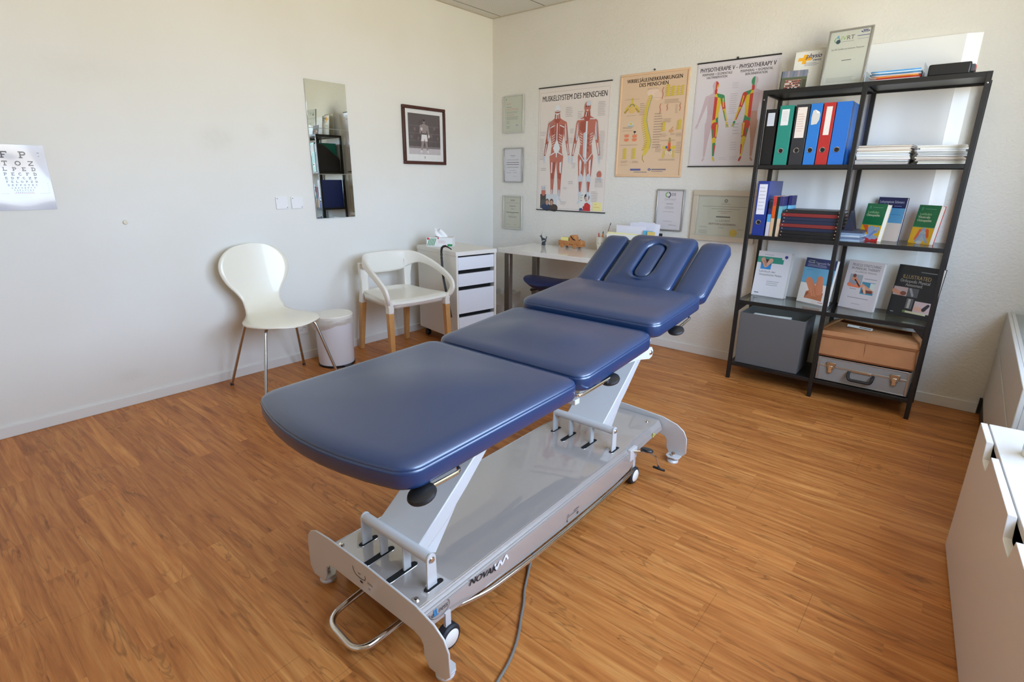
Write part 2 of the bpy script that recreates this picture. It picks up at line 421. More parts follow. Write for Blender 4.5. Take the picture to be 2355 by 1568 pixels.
glassmat('clear_liner', (238, 236, 230), .25, .9, .5)

# ================================================================ ROOM
H = 2.557; XR = 4.15; YB = -5.3
def struct(o): o['kind'] = 'structure'; return o
struct(MB().box((-.12, YB - .12, -.1), (XR + .2, .12, 0)).build('floor', MATS['laminate_planks'], smooth=False))
struct(MB().box((-.12, YB - .12, 0), (0, .12, H)).build('wall_left', MATS['painted_plaster'], smooth=False))
struct(MB().box((0, 0, 0), (XR + .2, .12, H)).build('wall_back', MATS['rough_plaster'], smooth=False))
struct(MB().box((0, YB - .12, 0), (XR + .2, YB, H)).build('wall_rear', MATS['painted_plaster'], smooth=False))
WY = [(-3.55, -2.35), (-2.25, -1.05)]; WZ0, WZ1 = .92, 2.34
w = MB(); w.box((XR, YB, 0), (XR + .2, 0, WZ0)); w.box((XR, YB, WZ1), (XR + .2, 0, H))
ys = [YB] + [q for p in WY for q in p] + [0]
for a, b in zip(ys[::2], ys[1::2]): w.box((XR, a, WZ0), (XR + .2, b, WZ1))
struct(w.build('wall_right', MATS['painted_plaster'], smooth=False))
struct(MB().box((-.12, YB - .12, H), (XR + .2, .12, H + .1)).build('ceiling', MATS['perforated_ceiling_panels'], smooth=False))
mat('window_frame_white', (222, 222, 220), .4)
for i, (a, b) in enumerate(WY):
    f = MB(); t = .05
    f.box((XR + .06, a, WZ0), (XR + .12, b, WZ0 + t)); f.box((XR + .06, a, WZ1 - t), (XR + .12, b, WZ1))
    f.box((XR + .06, a, WZ0 + t), (XR + .12, a + t, WZ1 - t)); f.box((XR + .06, b - t, WZ0 + t), (XR + .12, b, WZ1 - t))
    o = struct(f.build('window_%d' % (i + 1), MATS['window_frame_white'], bevel=.004))
    MB().box((XR + .085, a + t, WZ0 + t), (XR + .091, b - t, WZ1 - t)).build('pane', MATS['window_glass'], o)
# skirting boards
struct(MB().box((0, YB, 0), (.012, 0, .058)).build('baseboard_left', MATS['skirting'], bevel=.003))
struct(MB().box((.012, -.012, 0), (3.70, 0, .062)).build('baseboard_back', MATS['skirting'], bevel=.003))
# ceiling joints
mat('ceiling_profile', (196, 189, 172), .5); mat('ceiling_gap', (110, 104, 92), .8)
c = MB(); c.box((0, YB, H - .004), (.022, -.022, H)); c.box((.0, -.022, H - .004), (XR, 0, H)); struct(c.build('trim_1', MATS['ceiling_profile'], smooth=False))
c = MB()
for x in (.105, .57, 1.17, 1.77, 2.37, 2.97, 3.57): c.box((x - .002, YB, H - .0015), (x + .002, -.022, H))
struct(c.build('trim_2', MATS['ceiling_gap'], smooth=False))

# ================================================================ TREATMENT COUCH
couch = thing('treatment_couch', 'blue padded treatment couch on a silver wheeled lifting base in the middle of the room', 'treatment couch', (2.35, -2.4, 0), (0, 0, math.radians(.6)))
BV = MATS['blue_vinyl']

def pad(name, x0, x1, y0, y1, zb0, zb1, thick, r=.05, dome=.012, bow=0, hole=None, label=None, er=.045):
    """upholstered pad; lies in a plane tilted from zb0 (near) to zb1 (far)"""
    cx = (x0 + x1) / 2; hx = (x1 - x0) / 2; ang = math.atan2(zb1 - zb0, y1 - y0); Ln = math.hypot(y1 - y0, zb1 - zb0); hy = Ln / 2
    def ringpts(ins, z, rr=None):
        pts = rrect(hx - ins, hy - ins, min(max((r if rr is None else rr) - ins * .5 * (rr is None), .008), (min(hx, hy) - ins) * .98), 7)
        pts2 = []
        # extra points along the edges so a bow can bend them
        n = len(pts)
        for i in range(n):
            a = pts[i]; b = pts[(i + 1) % n]; pts2.append(a)
            if math.hypot(a[0] - b[0], a[1] - b[1]) > .06 or (i % 8 == 7):
                for k in range(1, 8): pts2.append((a[0] + (b[0] - a[0]) * k / 8, a[1] + (b[1] - a[1]) * k / 8))
        out = []
        for x, y in pts2:
            if bow: y -= bow * max(0, 1 - (x / hx) ** 2) * (1 if y < 0 else 0) * min(1, abs(y / hy)) ** 2
            out.append((x, y, z))
        return out
    T = thick
    prof = [(.012, 0), (.003, .006), (0, .014), (0, T * .62), (.0008, T * .70), (.0020, T * .72), (.0022, T * .735), (.0018, T * .755)]
    e = er
    for k in range(1, 6):
        a = k / 5 * PI / 2; prof.append((.0024 + e * (1 - math.cos(a)), T * .755 + (T * .245) * math.sin(a)))
    M = Matrix.Translation((cx, y0, zb0)) @ Matrix.Rotation(ang, 4, 'X') @ Matrix.Translation((0, hy, 0))
    m = MB(); m.M = M; rings = [ringpts(i, z) for i, z in prof]
    if not hole:
        room = max(min(hx, hy) - e - .004, .006); dm = dome * min(1, room / .2); nk = 7
        for k in range(1, nk + 1):
            f = k / nk; ins = .003 + e + (room - .003) * f * .97
            rings.append(ringpts(ins, T + dm * math.sin(f * PI / 2) ** 2, r + f * .2))
        m.loft(rings)
    else:
        hcx, hcy, hw, hl = hole; n = len(rings[0])
        def inner(g, z):
            out = []
            for (x, y, _) in rings[-1]:
                a = math.atan2(y / hy, x / hx); ux, uy = math.cos(a), math.sin(a)
                # stadium: half-length hl, half-width hw
                tt = 1e9
                k = (hl - hw)
                # march outwards
                lo, hi = 0, .6
                for _i in range(24):
                    md = (lo + hi) / 2; px, py = ux * md, uy * md
                    d = math.hypot(px, max(abs(py) - k, 0)) - (hw + g)
                    if d < 0: lo = md
                    else: hi = md
                out.append((hcx + ux * lo, hcy + uy * lo, z))
            return out
        def mixr(A, B, f, z): return [(a[0] + (b[0] - a[0]) * f, a[1] + (b[1] - a[1]) * f, z) for a, b in zip(A, B)]
        base = rings[-1]; inn = inner(.024, T + dome * .8)
        for f in (.2, .4, .6, .8): rings.append(mixr(base, inn, f, T + dome * (1 - (1 - f) ** 2)))
        rings.append(inn); rings.append(inner(.014, T + dome * .55)); rings.append(inner(.008, T + dome * .1 - .003)); rings.append(inner(.005, T - .016)); rings.append(inner(.005, T * .35))
        m.loft(rings)
    o = m.build(name, BV, couch, angle=60)
    if label: o['label'] = label
    # stitched line just under the top edge
    st = MB(); st.M = M; R = ringpts(-.0006, T * .66); R2 = ringpts(-.0006, T * .655); n = len(R)
    rr = [[Vector(p) for p in ringpts(-.0003, T * .64)], [Vector(p) for p in ringpts(-.0011, T * .645)], [Vector(p) for p in ringpts(-.0003, T * .65)]]
    st.loft(rr, cap0=False, cap1=False); st.build('seam', MATS['blue_vinyl_dark'], o)
    if hole:
        pl = MB(); pl.M = M
        def stad(ins, z):
            pts = []
            for s_, a0 in ((1, 0), (-1, 180)):
                for j in range(13):
                    a = math.radians(a0 + 180 * j / 12); pts.append((hcx + (hw - ins) * math.cos(a), hcy + s_ * (hl - hw) + (hw - ins) * math.sin(a), z))
            return pts
        pl.loft([stad(0, T * .3), stad(0, T * .85), stad(.002, T * .93), stad(.007, T * .99), stad(.014, T + .003), stad(.03, T + .005)])
        p = pl.build('face_hole_plug', BV, couch, angle=60)
    return o
# leg section, seat section, chest section, head section with two arm pads
pad('leg_cushion', -.322, .322, -.842, -.183, .618, .628, .068, r=.042, dome=.016, bow=.062)
pad('seat_cushion', -.322, .322, -.168, .312, .632, .668, .068, r=.045, dome=.014)
pad('chest_cushion', -.322, .322, .328, .768, .692, .732, .072, r=.045, dome=.012)
pad('head_cushion', -.172, .168, .785, 1.105, .735, .948, .066, r=.04, dome=.010, hole=(0.0, .0, .042, .118), er=.045)
pad('arm_cushion', .186, .322, .785, 1.095, .735, .938, .062, r=.035, dome=.006, er=.055)
pad('arm_cushion', -.322, -.190, .785, 1.095, .735, .938, .062, r=.035, dome=.006, er=.055)

SP = MATS['silver_paint']; SN = MATS['silver_plain']
# base cover: pressed sheet with stepped sides
prof = [(-.220, .062), (-.2165, .147), (-.2155, .153), (-.212, .157), (-.209, .163), (-.205, .167), (-.202, .173), (-.196, .1768), (-.185, .178)]
full = prof + [(-x, z) for x, z in prof[::-1]]
m = MB(); rings = []
for y, k, zb in ((-.742, 1, .116), (-.66, 1, .112), (-.58, 1, .104), (-.48, 1, .092), (-.33, 1, .080), (-.1, 1, .073), (.1, 1, .070), (.30, 1, .072), (.40, 1, .080), (.45, .99, .096), (.49, .94, .125), (.62, .93, .132), (.755, .925, .134)):
    rings.append([(x * k, y, zb if z == .062 else z) for x, z in full])
m.loft(rings, cap0=True, cap1=True)
cover = m.build('base_cover', SP, couch, angle=25)
# raised highlight ribs along both sides
r = MB()
for sx in (-1, 1):
    for (xx, zz, rr) in ((.200, .1755, .0026), (.2105, .1615, .0018), (.2150, .1545, .0018)):
        r.tube([(sx * xx, -.74, zz), (sx * xx, .40, zz)], rr, n=6)
r.build('rib', SP, cover)
# end plates
def endplate(y, t):
    pts = [(-.325, .045), (-.325, .135), (-.318, .165), (-.30, .186), (-.27, .200), (-.2, .206), (0, .207), (.2, .195), (.27, .176), (.305, .152), (.322, .118), (.325, .045), (.305, .022), (.245, .022), (.228, .05), (.226, .085), (.215, .1), (.19, .108), (-.19, .108), (-.215, .1), (-.228, .085), (-.23, .05), (-.245, .022), (-.305, .022)]
    pts = [(p[0], p[1]) for p in pts]
    m = MB(); m.prism(pts, y, y + t, 'y'); s = 1 if t > 0 else -1
    o = m.build('end_plate', SN, couch, bevel=.002)
    for sx in (-1, 1):
        fl = MB(); x = sx * .275
        a, b = sorted((y + t, y + t + s * .045))
        fl.prism([(x - .032, a), (x + .032, a), (x + .032, b - .012), (x + .018, b), (x - .018, b), (x - .032, b - .012)] if s > 0 else
                 [(x - .018, a), (x + .018, a), (x + .032, a + .012), (x + .032, b), (x - .032, b), (x - .032, a + .012)], .022, .028, 'z')
        fl.build('foot_flange', SN, o, bevel=.001)
        yy = y + t + s * .024
        ft = MB(); ft.lathe([(.001, 0), (.026, 0), (.0265, .005), (.022, .012), (.012, .015), (.008, .022)], (x, yy, 0)); ft.build('foot', SN, o)
        bo = MB(); bo.lathe([(.007, .027), (.009, .030), (.009, .040), (.006, .048), (.001, .050)], (x, yy, 0), n=16); bo.build('foot_bolt', MATS['chrome'], o)
    return o
np_ = endplate(-.750, .006)
fp_ = endplate(.770, -.006)
# slots, lugs, pivot bars and lifting arms
def stadium_pts(cx, cy, hw, hl, n=8):
    pts = []
    for s_, a0 in ((1, 0), (-1, 180)):
        for j in range(n + 1):
            a = math.radians(a0 + 180 * j / n); pts.append((cx + hw * math.cos(a), cy + s_ * (hl - hw) + hw * math.sin(a)))
    return pts
def lift(yb):
    for x, yy, hw_, hl_ in ((-.127, yb + .004, .0095, .034), (.168, yb + .004, .0095, .034), (-.045, yb - .018, .0105, .055), (.06, yb - .018, .0105, .055)):
        q = MB(); q.prism(stadium_pts(x, yy, hw_, hl_), .1775, .1786, 'z'); sl = q.build('slot', MATS['dark_cavity'], cover, smooth=False)
        q = MB(); q.tube([(p[0], p[1], .1784) for p in stadium_pts(x, yy, hw_ + .001, hl_ + .001)] + [(x + hw_ + .001, yy + hl_ - hw_, .1784)], .0012, n=5); q.build('slot_rim', SP, cover)
    for x in (-.128, .166):
        m = MB(); pts = [(yb - .018, .170), (yb + .018, .170), (yb + .016, .268)] + [(yb + .016 * math.cos(a), .268 + .016 * math.sin(a)) for a in [PI * k / 8 for k in range(1, 8)]] + [(yb - .016, .268)]
        m.prism(pts, x - .003, x + .003, 'x'); lug = m.build('pivot_bracket', SN, couch, bevel=.0008)
        b = MB(); b.M = Matrix.Translation((x + .003, yb, .266)) @ Matrix.Rotation(PI/2, 4, 'Y'); b.lathe([(.009, 0), (.0095, .002), (.007, .005), (.002, .0062)], n=16); b.build('bolt', MATS['chrome'], lug)
    bar = MB(); bar.cyl((-.124, yb, .266), (.162, yb, .266), .0155, n=24); bar.build('pivot_bar', SN, couch)
    for x in (-.045, .06):
        t = MB(); t.prism([(yb - .012, .13), (yb + .012, .13), (yb + .016, .26), (yb - .012, .26)], x - .003, x + .003, 'x'); t.build('link_plate', SN, couch)
    # boxed arm rising away from the pivot
    a = MB(); A = math.radians(37); L = .50
    def P(x, d, h):  # d along the arm, h below its top face
        return (x, yb + .004 + d * math.cos(A) + h * math.sin(A), .270 + d * math.sin(A) - h * math.cos(A))
    ds = [(0, -.075, .105, .038), (.10, -.075, .105, .046), (.22, -.073, .103, .042), (.36, -.071, .100, .03), (L, -.071, .10, .026)]
    a.loft([[P(xa, d, 0), P(xb, d, 0), P(xb + .004, d, h), P(xa - .004, d, h)] for d, xa, xb, h in ds])
    am = a.build('lifting_arm', SN, couch, bevel=.003)
    # gusset spreading towards the cover
    g = MB(); g.add([P(.106, .0, .034), P(.106, .17, .042), P(.106, .02, .085), P(.1, .0, .034), P(.1, .17, .042), P(.1, .02, .085)], [(0, 1, 2), (3, 5, 4), (0, 2, 5, 3), (1, 0, 3, 4), (2, 1, 4, 5)])
    g.build('arm_gusset', SN, am)
    q = MB(); q.add([P(.1057, .07, .035), P(.1057, .14, .035), P(.1057, .14, .0362), P(.1057, .07, .0362)], [(0, 1, 2, 3)]); q.build('arm_slit', MATS['dark_cavity'], am, smooth=False)
    return P(.02, L, .01)
e1 = lift(-.66); e2 = lift(.353)
# upper frame below the pads
for n_, (y0, y1, z0, z1) in {'a': (-.70, -.19, .612, .622), 'b': (-.17, .31, .626, .662), 'c': (.33, .76, .685, .725)}.items():
    m = MB()
    for sx in (-.19, .165):
        m.add([(sx, y0, z0 - .034), (sx + .026, y0, z0 - .034), (sx + .026, y0, z0 + .006), (sx, y0, z0 + .006), (sx, y1, z1 - .034), (sx + .026, y1, z1 - .034), (sx + .026, y1, z1 + .006), (sx, y1, z1 + .006)],
              [(0, 3, 2, 1), (4, 5, 6, 7), (0, 1, 5, 4), (1, 2, 6, 5), (2, 3, 7, 6), (3, 0, 4, 7)])
    for yy in (y0 + .05, y1 - .07):
        zz = z0 + (z1 - z0) * (yy - y0) / (y1 - y0); m.box((-.19, yy, zz - .03), (.19, yy + .03, zz + .004))
    m.build('top_frame', SN, couch, bevel=.003)
m = MB(); m.box((-.19, .76, .70), (-.165, .80, .735)); m.box((.165, .76, .70), (.19, .80, .735)); m.box((-.19, .785, .715), (.19, .81, .742)); m.build('head_hinge', SN, couch, bevel=.003)
for sx in (-.300, .290):
    m = MB(); pts = [(.13, .650), (.30, .662), (.350, .658), (.364, .640), (.358, .620), (.335, .614), (.24, .634), (.13, .646)]
    m.prism(pts, sx, sx + .008, 'x'); hp = m.build('hinge_bracket', SN, couch, bevel=.001)
    b = MB(); b.M = Matrix.Translation((sx + .008, .340, .638)) @ Matrix.Rotation(PI/2, 4, 'Y'); b.lathe([(.009, 0), (.0095, .002), (.007, .005), (.001, .006)], n=16); b.build('bolt', MATS['chrome'], hp)
m = MB(); m.box((-.20, -.2, .600), (.24, -.165, .622)); m.box((.20, -.195, .605), (.312, -.170, .622)); m.build('cross_member', SN, couch, bevel=.002)
# release levers with black knobs, right side of each section
def lever(ky, kz, ry, rz, inx, hz):
    m = MB(); p = fillet([(.318, ky + .02, kz + .006), (.326, ry, rz), (inx, ry + .01, hz)], .022, 6)
    m.tube(p, .0052, n=10); o = m.build('release_lever', MATS['chrome'], couch)
    k = MB(); k.M = Matrix.Translation((.318, ky, kz)) @ Matrix.Rotation(math.radians(14), 4, 'X'); k.lathe([(.001, -.0115), (.02, -.0105), (.029, -.005), (.031, 0), (.029, .006), (.02, .0105), (.001, .012)], n=24, sy=1.12)
    k.build('knob', MATS['black_plastic'], o)
lever(-.808, .605, -.692, .616, .21, .612)
lever(.002, .634, -.195, .640, .22, .632)
lever(.515, .690, .64, .722, .22, .715)
# chrome foot bars
m = MB(); loop = fillet([(-.095, -.60, .055), (-.095, -.70, .048), (-.088, -.842, .040), (.082, -.855, .040), (.090, -.70, .048), (.090, -.60, .055)], .055, 8)
m.tube(loop, .0095, n=14); m.build('foot_pedal_bar', MATS['chrome'], couch)
for sx in (1, -1):
    m = MB(); p = fillet([(sx * .16, -.62, .078), (sx * .200, -.60, .088), (sx * .226, -.50, .082), (sx * .229, -.30, .070), (sx * .230, -.05, .063), (sx * .229, .25, .062), (sx * .224, .42, .066), (sx * .19, .52, .075), (sx * .15, .54, .080)], .05, 6)
    m.tube(p, .0085, n=12); m.build('foot_rail', MATS['chrome'], couch)
# castors
for (x, y) in ((.219, -.655), (-.219, -.655), (.214, .452), (-.214, .452)):
    m = MB(); m.M = Matrix.Translation((x, y, .0375)) @ Matrix.Rotation(PI/2, 4, 'Y')
    m.lathe([(.02, -.016), (.033, -.015), (.0372, -.010), (.0375, .010), (.033, .015), (.02, .016)], n=32); o = m.build('castor', MATS['black_rubber'], couch)
    h = MB(); h.M = m.M; h.lathe([(.001, -.020), (.022, -.019), (.029, -.014), (.029, .014), (.022, .019), (.001, .020)], n=32); h.build('hub_cap', MATS['white_plastic'], o)
    f = MB(); f.box((x - .006, y - .010, .070), (x + .004, y + .010, .12)); f.build('fork', SN, o)
# locking pedal at the far right corner
m = MB(); m.box((.205, .405, .120), (.222, .465, .172)); o = m.build('pedal_bracket', SN, couch, bevel=.002)
m = MB(); m.tube(fillet([(.22, .435, .158), (.262, .478, .153), (.292, .508, .128), (.302, .523, .073)], .03, 6), .005, n=10); m.build('pedal_arm', MATS['chrome'], o)
for (px, py, pz, ax_) in ((.262, .473, .163, -12), (.300, .526, .065, -30)):
    k = MB(); k.M = Matrix.Translation((px, py, pz)) @ Matrix.Rotation(math.radians(ax_), 4, 'X'); k.lathe([(.001, -.006), (.020, -.005), (.023, 0), (.020, .005), (.001, .006)], n=20, sx=1.25); k.build('pedal_pad', MATS['black_plastic'], o)
# screws on the cover
for (x, y) in ((-.175, -.722), (.172, -.722), (-.16, .725), (.150, .700)):
    b = MB(); b.lathe([(.010, .178), (.0102, .1795), (.0065, .183), (.001, .1835)], (x, y, 0), n=16); b.build('screw', MATS['chrome'], cover)
# lettering on the side panel (faces +x, slightly leaning)
VZ = Vector((-.04, 0, 1)).normalized(); VB = (Vector((0, 1, 0)), VZ); VB2 = (Vector((.007, .985, -.172)).normalized(), (VZ + Vector((0, .172, 0))).normalized())
p = Print()
p.line([(.108, .024), (.118, .002), (.132, .026), (.143, .008), (.160, .034), (.171, .016)], .007, (238, 238, 242)); p.up(); p.up(); p.up()
p.text('NOVAK', 0, 0, .0285, (52, 54, 60), bold=.03, shear=.25, width=.120)
p.build('lettering', cover, (.2182, -.566, .144), VB2, lift=.0012)
p = Print()
p.text('ke', 0, 0, .022, (60, 60, 64), shear=.2, width=.020); p.text('LL', .021, -.002, .032, (58, 150, 205), bold=.03, width=.014); p.text('ness', .037, .001, .024, (60, 60, 64), shear=.25, width=.034)
p.ring(.042, .008, .0215, .0225, (60, 60, 64), 200, 400, 20, 1.6)
p.build('lettering', cover, (.2182, -.722, .137), VB, lift=.0012)
p = Print()
p.line([(0, .014), (.076, .014)], .0018, (50, 50, 54)); p.text('UP', .004, .018, .010, (50, 50, 54)); p.text('DOWN', .048, .018, .010, (50, 50, 54))
p.ring(.006, .002, .002, .0055, (50, 50, 54), 60, 300); p.ring(.072, .002, .002, .0055, (50, 50, 54), 0, 360)
p.build('lettering', cover, (.2190, -.068, .085), VB, lift=.0012)
p = Print(); p.ell(0, 0, .010, .010, (222, 214, 60)); p.ell(0, 0, .004, .005, (90, 88, 40)); p.build('sticker', cover, (.2045, .66, .142), VB, lift=.001)
# symbols on the near plate
p = Print(); K = (48, 48, 52)
p.line([(-.055, .02), (-.052, .006), (-.04, -.004), (-.015, -.006), (.002, -.002), (.006, .008), (.002, .014)], .0022, K)
p.line([(-.03, .008), (-.018, .008)], .002, K); p.ell(-.016, -.016, .007, .004, K); p.text('DOWN', .014, -.006, .010, K, width=.024); p.text('UP', .016, -.024, .009, K)
p.build('lettering', np_, (-.02, -.750, .155), ONBACK, lift=.0008)

# power cable lying on the floor
cp = [(2.47, -2.55, .06), (2.53, -2.60, .035), (2.556, -2.66, .006), (2.585, -2.71, .005), (2.61, -2.755, .005), (2.645, -2.80, .005), (2.668, -2.842, .005), (2.70, -2.89, .005), (2.724, -2.936, .005), (2.745, -2.99, .005), (2.757, -3.047, .005), (2.80, -3.20, .005), (2.90, -3.40, .005)]
m = MB(); m.tube(fillet(cp, .05, 4), .0042, n=10); tag(m.build('power_cable', MATS['grey_cable']), 'grey power cable running over the wooden floor from under the treatment couch', 'cable')

# ================================================================ SHELF UNIT
SX, SY = 2.415, -.369; SD = .33; LV = [.115, .530, .937, 1.345, 1.75]
shelf = thing('shelving_unit', 'tall open black metal shelving unit with glass shelves against the back wall', 'shelving unit', (SX, SY, 0))
BM = MATS['black_metal']; p_ = .022
for x in (0, .5 - p_ / 2, 1 - p_):
    for y in (0, SD - p_):
        m = MB(); m.box((x, y, 0), (x + p_, y + p_, 1.75)); m.build('post', BM, shelf, bevel=.0015)
for i, z in enumerate(LV):
    m = MB(); h = .022
    zt = z
    for y in (0, SD - .014):
        m.box((p_, y + .002, zt - h), (.5 - p_/2, y + .014, zt)); m.box((.5 + p_/2, y + .002, zt - h), (1 - p_, y + .014, zt))
    for x in (.004, .5 - .006, 1 - .016): m.box((x, p_, zt - h), (x + .012, SD - p_, zt))
    m.build('rail', BM, shelf, bevel=.001)
    for k in (0, 1):
        x0 = (.016, .511)[k]; x1 = (.489, .984)[k]
        if i in (1, 2): g = MB().box((x0, .014, zt - .006), (x1, SD - .014, zt)).build('glass_shelf', MATS['shelf_glass'], shelf, smooth=False)
        else: g = MB().box((x0, .004, zt - .012), (x1, SD - .004, zt - .001)).build('metal_shelf', BM, shelf, smooth=False)
    if i in (1,):
        for x, s in ((p_, 1), (1 - p_, -1)):
            g = MB(); g.add([(x, .004, z - h), (x + s * .05, .004, z - h), (x, .004, z - h - .05), (x, .012, z - h), (x + s * .05, .012, z - h), (x, .012, z - h - .05)], [(0, 1, 2), (3, 5, 4), (0, 2, 5, 3), (1, 0, 3, 4), (2, 1, 4, 5)])
            g.build('corner_brace', BM, shelf)
m = MB()
for x in (.011, .989): m.M = Matrix.Translation((x, 0, 1.70)) @ Matrix.Rotation(PI/2, 4, 'X'); m.lathe([(.004, 0), (.0035, .0015), (.001, .002)], n=12)
m.build('screw', MATS['chrome'], shelf)

# panel behind the shelf
m = MB(); m.add([(2.47, -.026, .44), (3.27, -.026, .44), (3.335, -.003, .44), (3.335, 0, .44), (2.47, 0, .44), (2.47, -.026, 1.985), (3.27, -.026, 1.985), (3.335, -.003, 1.985), (3.335, 0, 1.985), (2.47, 0, 1.985)],
                 [(0, 4, 3, 2, 1), (5, 6, 7, 8, 9), (0, 1, 6, 5), (1, 2, 7, 6), (2, 3, 8, 7), (4, 0, 5, 9)])
tag(m.build('wall_panel', MATS['white_board'], smooth=False), 'large smooth white board mounted on the wall behind the black shelving unit', 'board')

# ---- lever arch files
def binder(x, w, col, label, z=LV[3], h=.32, y=-.345, tag_=None, tagcol=(225, 225, 225), ring=True, group=None, holes=False, dep=.285, text=None):
    t = thing('ring_binder', label, 'binder', (x, y, z), group=group)
    cm = mat('binder_%d_%d_%d' % col, col, .32, coat=.1)
    m = MB(); m.box((0, 0, 0), (w, .003, h)); m.box((0, .003, 0), (.003, dep, h)); m.box((w - .003, .003, 0), (w, dep, h)); m.build('cover', cm, t, bevel=.001)
    m = MB(); m.box((.006, .02, .004), (w - .012, dep - .04, h - .02)); m.build('papers', MATS['paper'], t)
    if ring:
        m = MB(); m.M = Matrix.Translation((w * .47, -.0005, .078)) @ Matrix.Rotation(PI/2, 4, 'X')
        rr = .0135; prof = [(rr, 0), (rr + .001, .0015), (rr - .0015, .002), (rr - .003, .0005)]
        rings = [[(r_ * math.cos(2*PI*j/24), r_ * math.sin(2*PI*j/24), zz) for j in range(24)] for r_, zz in prof]; m.loft(rings, cap0=False, cap1=False)
        o = m.build('finger_ring', MATS['chrome'], t)
        q = MB(); q.M = Matrix.Translation((w * .47, -.0006, .078)) @ Matrix.Rotation(PI/2, 4, 'X'); q.lathe([(.001, 0), (.0112, 0), (.0112, .0003), (.001, .0003)], n=24); q.build('finger_hole', MATS['dark_cavity'], o, smooth=False)
    if tag_:
        a, b, c, d = tag_; pr = Print(); pr.rect(a, b, c, d, tagcol)
        if text: text(pr, a, b, c, d)
        pr.build('label', t, (0, 0, 0), ONBACK, lift=.0008)
    if holes:
        q = MB()
        for zz in (.13, .21): q.M = Matrix.Translation((w + .0003, .03, zz)) @ Matrix.Rotation(PI/2, 4, 'Y'); q.lathe([(.001, 0), (.003, 0), (.001, .0003)], n=12)
        q.build('rivet', MATS['dark_cavity'], t)
    return t
G1 = None
tl = lambda p, a, b, c, d: p.lines(a + .005, b + .02, c - .005, d - .01, 7, (190, 186, 190), .25)
# magazine file with a waved side
t = thing('magazine_file', 'black magazine file with small white label, first in the top row of folders', 'magazine file', (2.440, -.345, LV[3]))
m = MB(); m.box((0, 0, 0), (.066, .003, .305)); 
side = [(0, 0), (.27, 0), (.27, .14), (.25, .165), (.2, .20), (.13, .255), (.07, .295), (0, .305)]
m.prism([(u, v) for u, v in side], 0, .003, 'x'); m.prism([(u, v) for u, v in side], .063, .066, 'x'); m.box((0, 0, 0), (.066, .27, .003)); m.box((0, .267, 0), (.066, .27, .14))
m.build('case', mat('file_black', (22, 22, 23), .35), t)
pr = Print(); pr.rect(.012, .215, .050, .285, (208, 212, 220)); pr.lines(.016, .225, .046, .28, 6, (185, 188, 196), .25); pr.build('label', t, (0, 0, 0), ONBACK, lift=.0008)
q = MB(); q.M = Matrix.Translation((.033, -.0006, .06)) @ Matrix.Rotation(PI/2, 4, 'X'); q.lathe([(.001, 0), (.010, 0), (.001, .0003)], n=20); q.build('finger_hole', MATS['dark_cavity'], t, smooth=False)
binder(2.513, .072, (36, 134, 118), 'teal green lever arch binder with square white label, on the top shelf row', tag_=(.012, .215, .052, .30), text=tl)
binder(2.597, .070, (48, 48, 52), 'dark grey lever arch binder with tall written cream label', tag_=(.010, .145, .058, .305), tagcol=(228, 216, 206), text=lambda p, a, b, c, d: (p.rect(a + .003, d - .012, a + .008, d - .007, (214, 130, 70)), p.lines(a + .005, b + .03, c - .005, d - .03, 8, (205, 170, 160), .25)))
b4 = binder(2.672, .058, (42, 118, 196), 'narrow blue lever arch binder with a torn peeling label', text=None)
pr = Print(); pr.poly([(.012, .21), (.040, .214), (.050, .235), (.052, .262), (.046, .276), (.026, .288), (.014, .284), (.010, .25)], (206, 203, 198)); pr.poly([(.026, .288), (.046, .276), (.050, .267), (.034, .270)], (236, 234, 226)); pr.build('label', b4, (0, 0, 0), ONBACK, lift=.0012)
binder(2.735, .058, (178, 44, 42), 'red lever arch binder with a tall cream label', tag_=(.016, .155, .044, .300), tagcol=(226, 218, 208))
binder(2.797, .074, (40, 108, 192), 'wide bright blue lever arch binder without label, last of the top row', holes=True)
binder(2.449, .066, (36, 56, 132), 'navy blue lever arch binder with tall white label on the glass shelf', z=LV[2], h=.318, tag_=(.010, .125, .056, .30), tagcol=(222, 221, 228), text=tl)

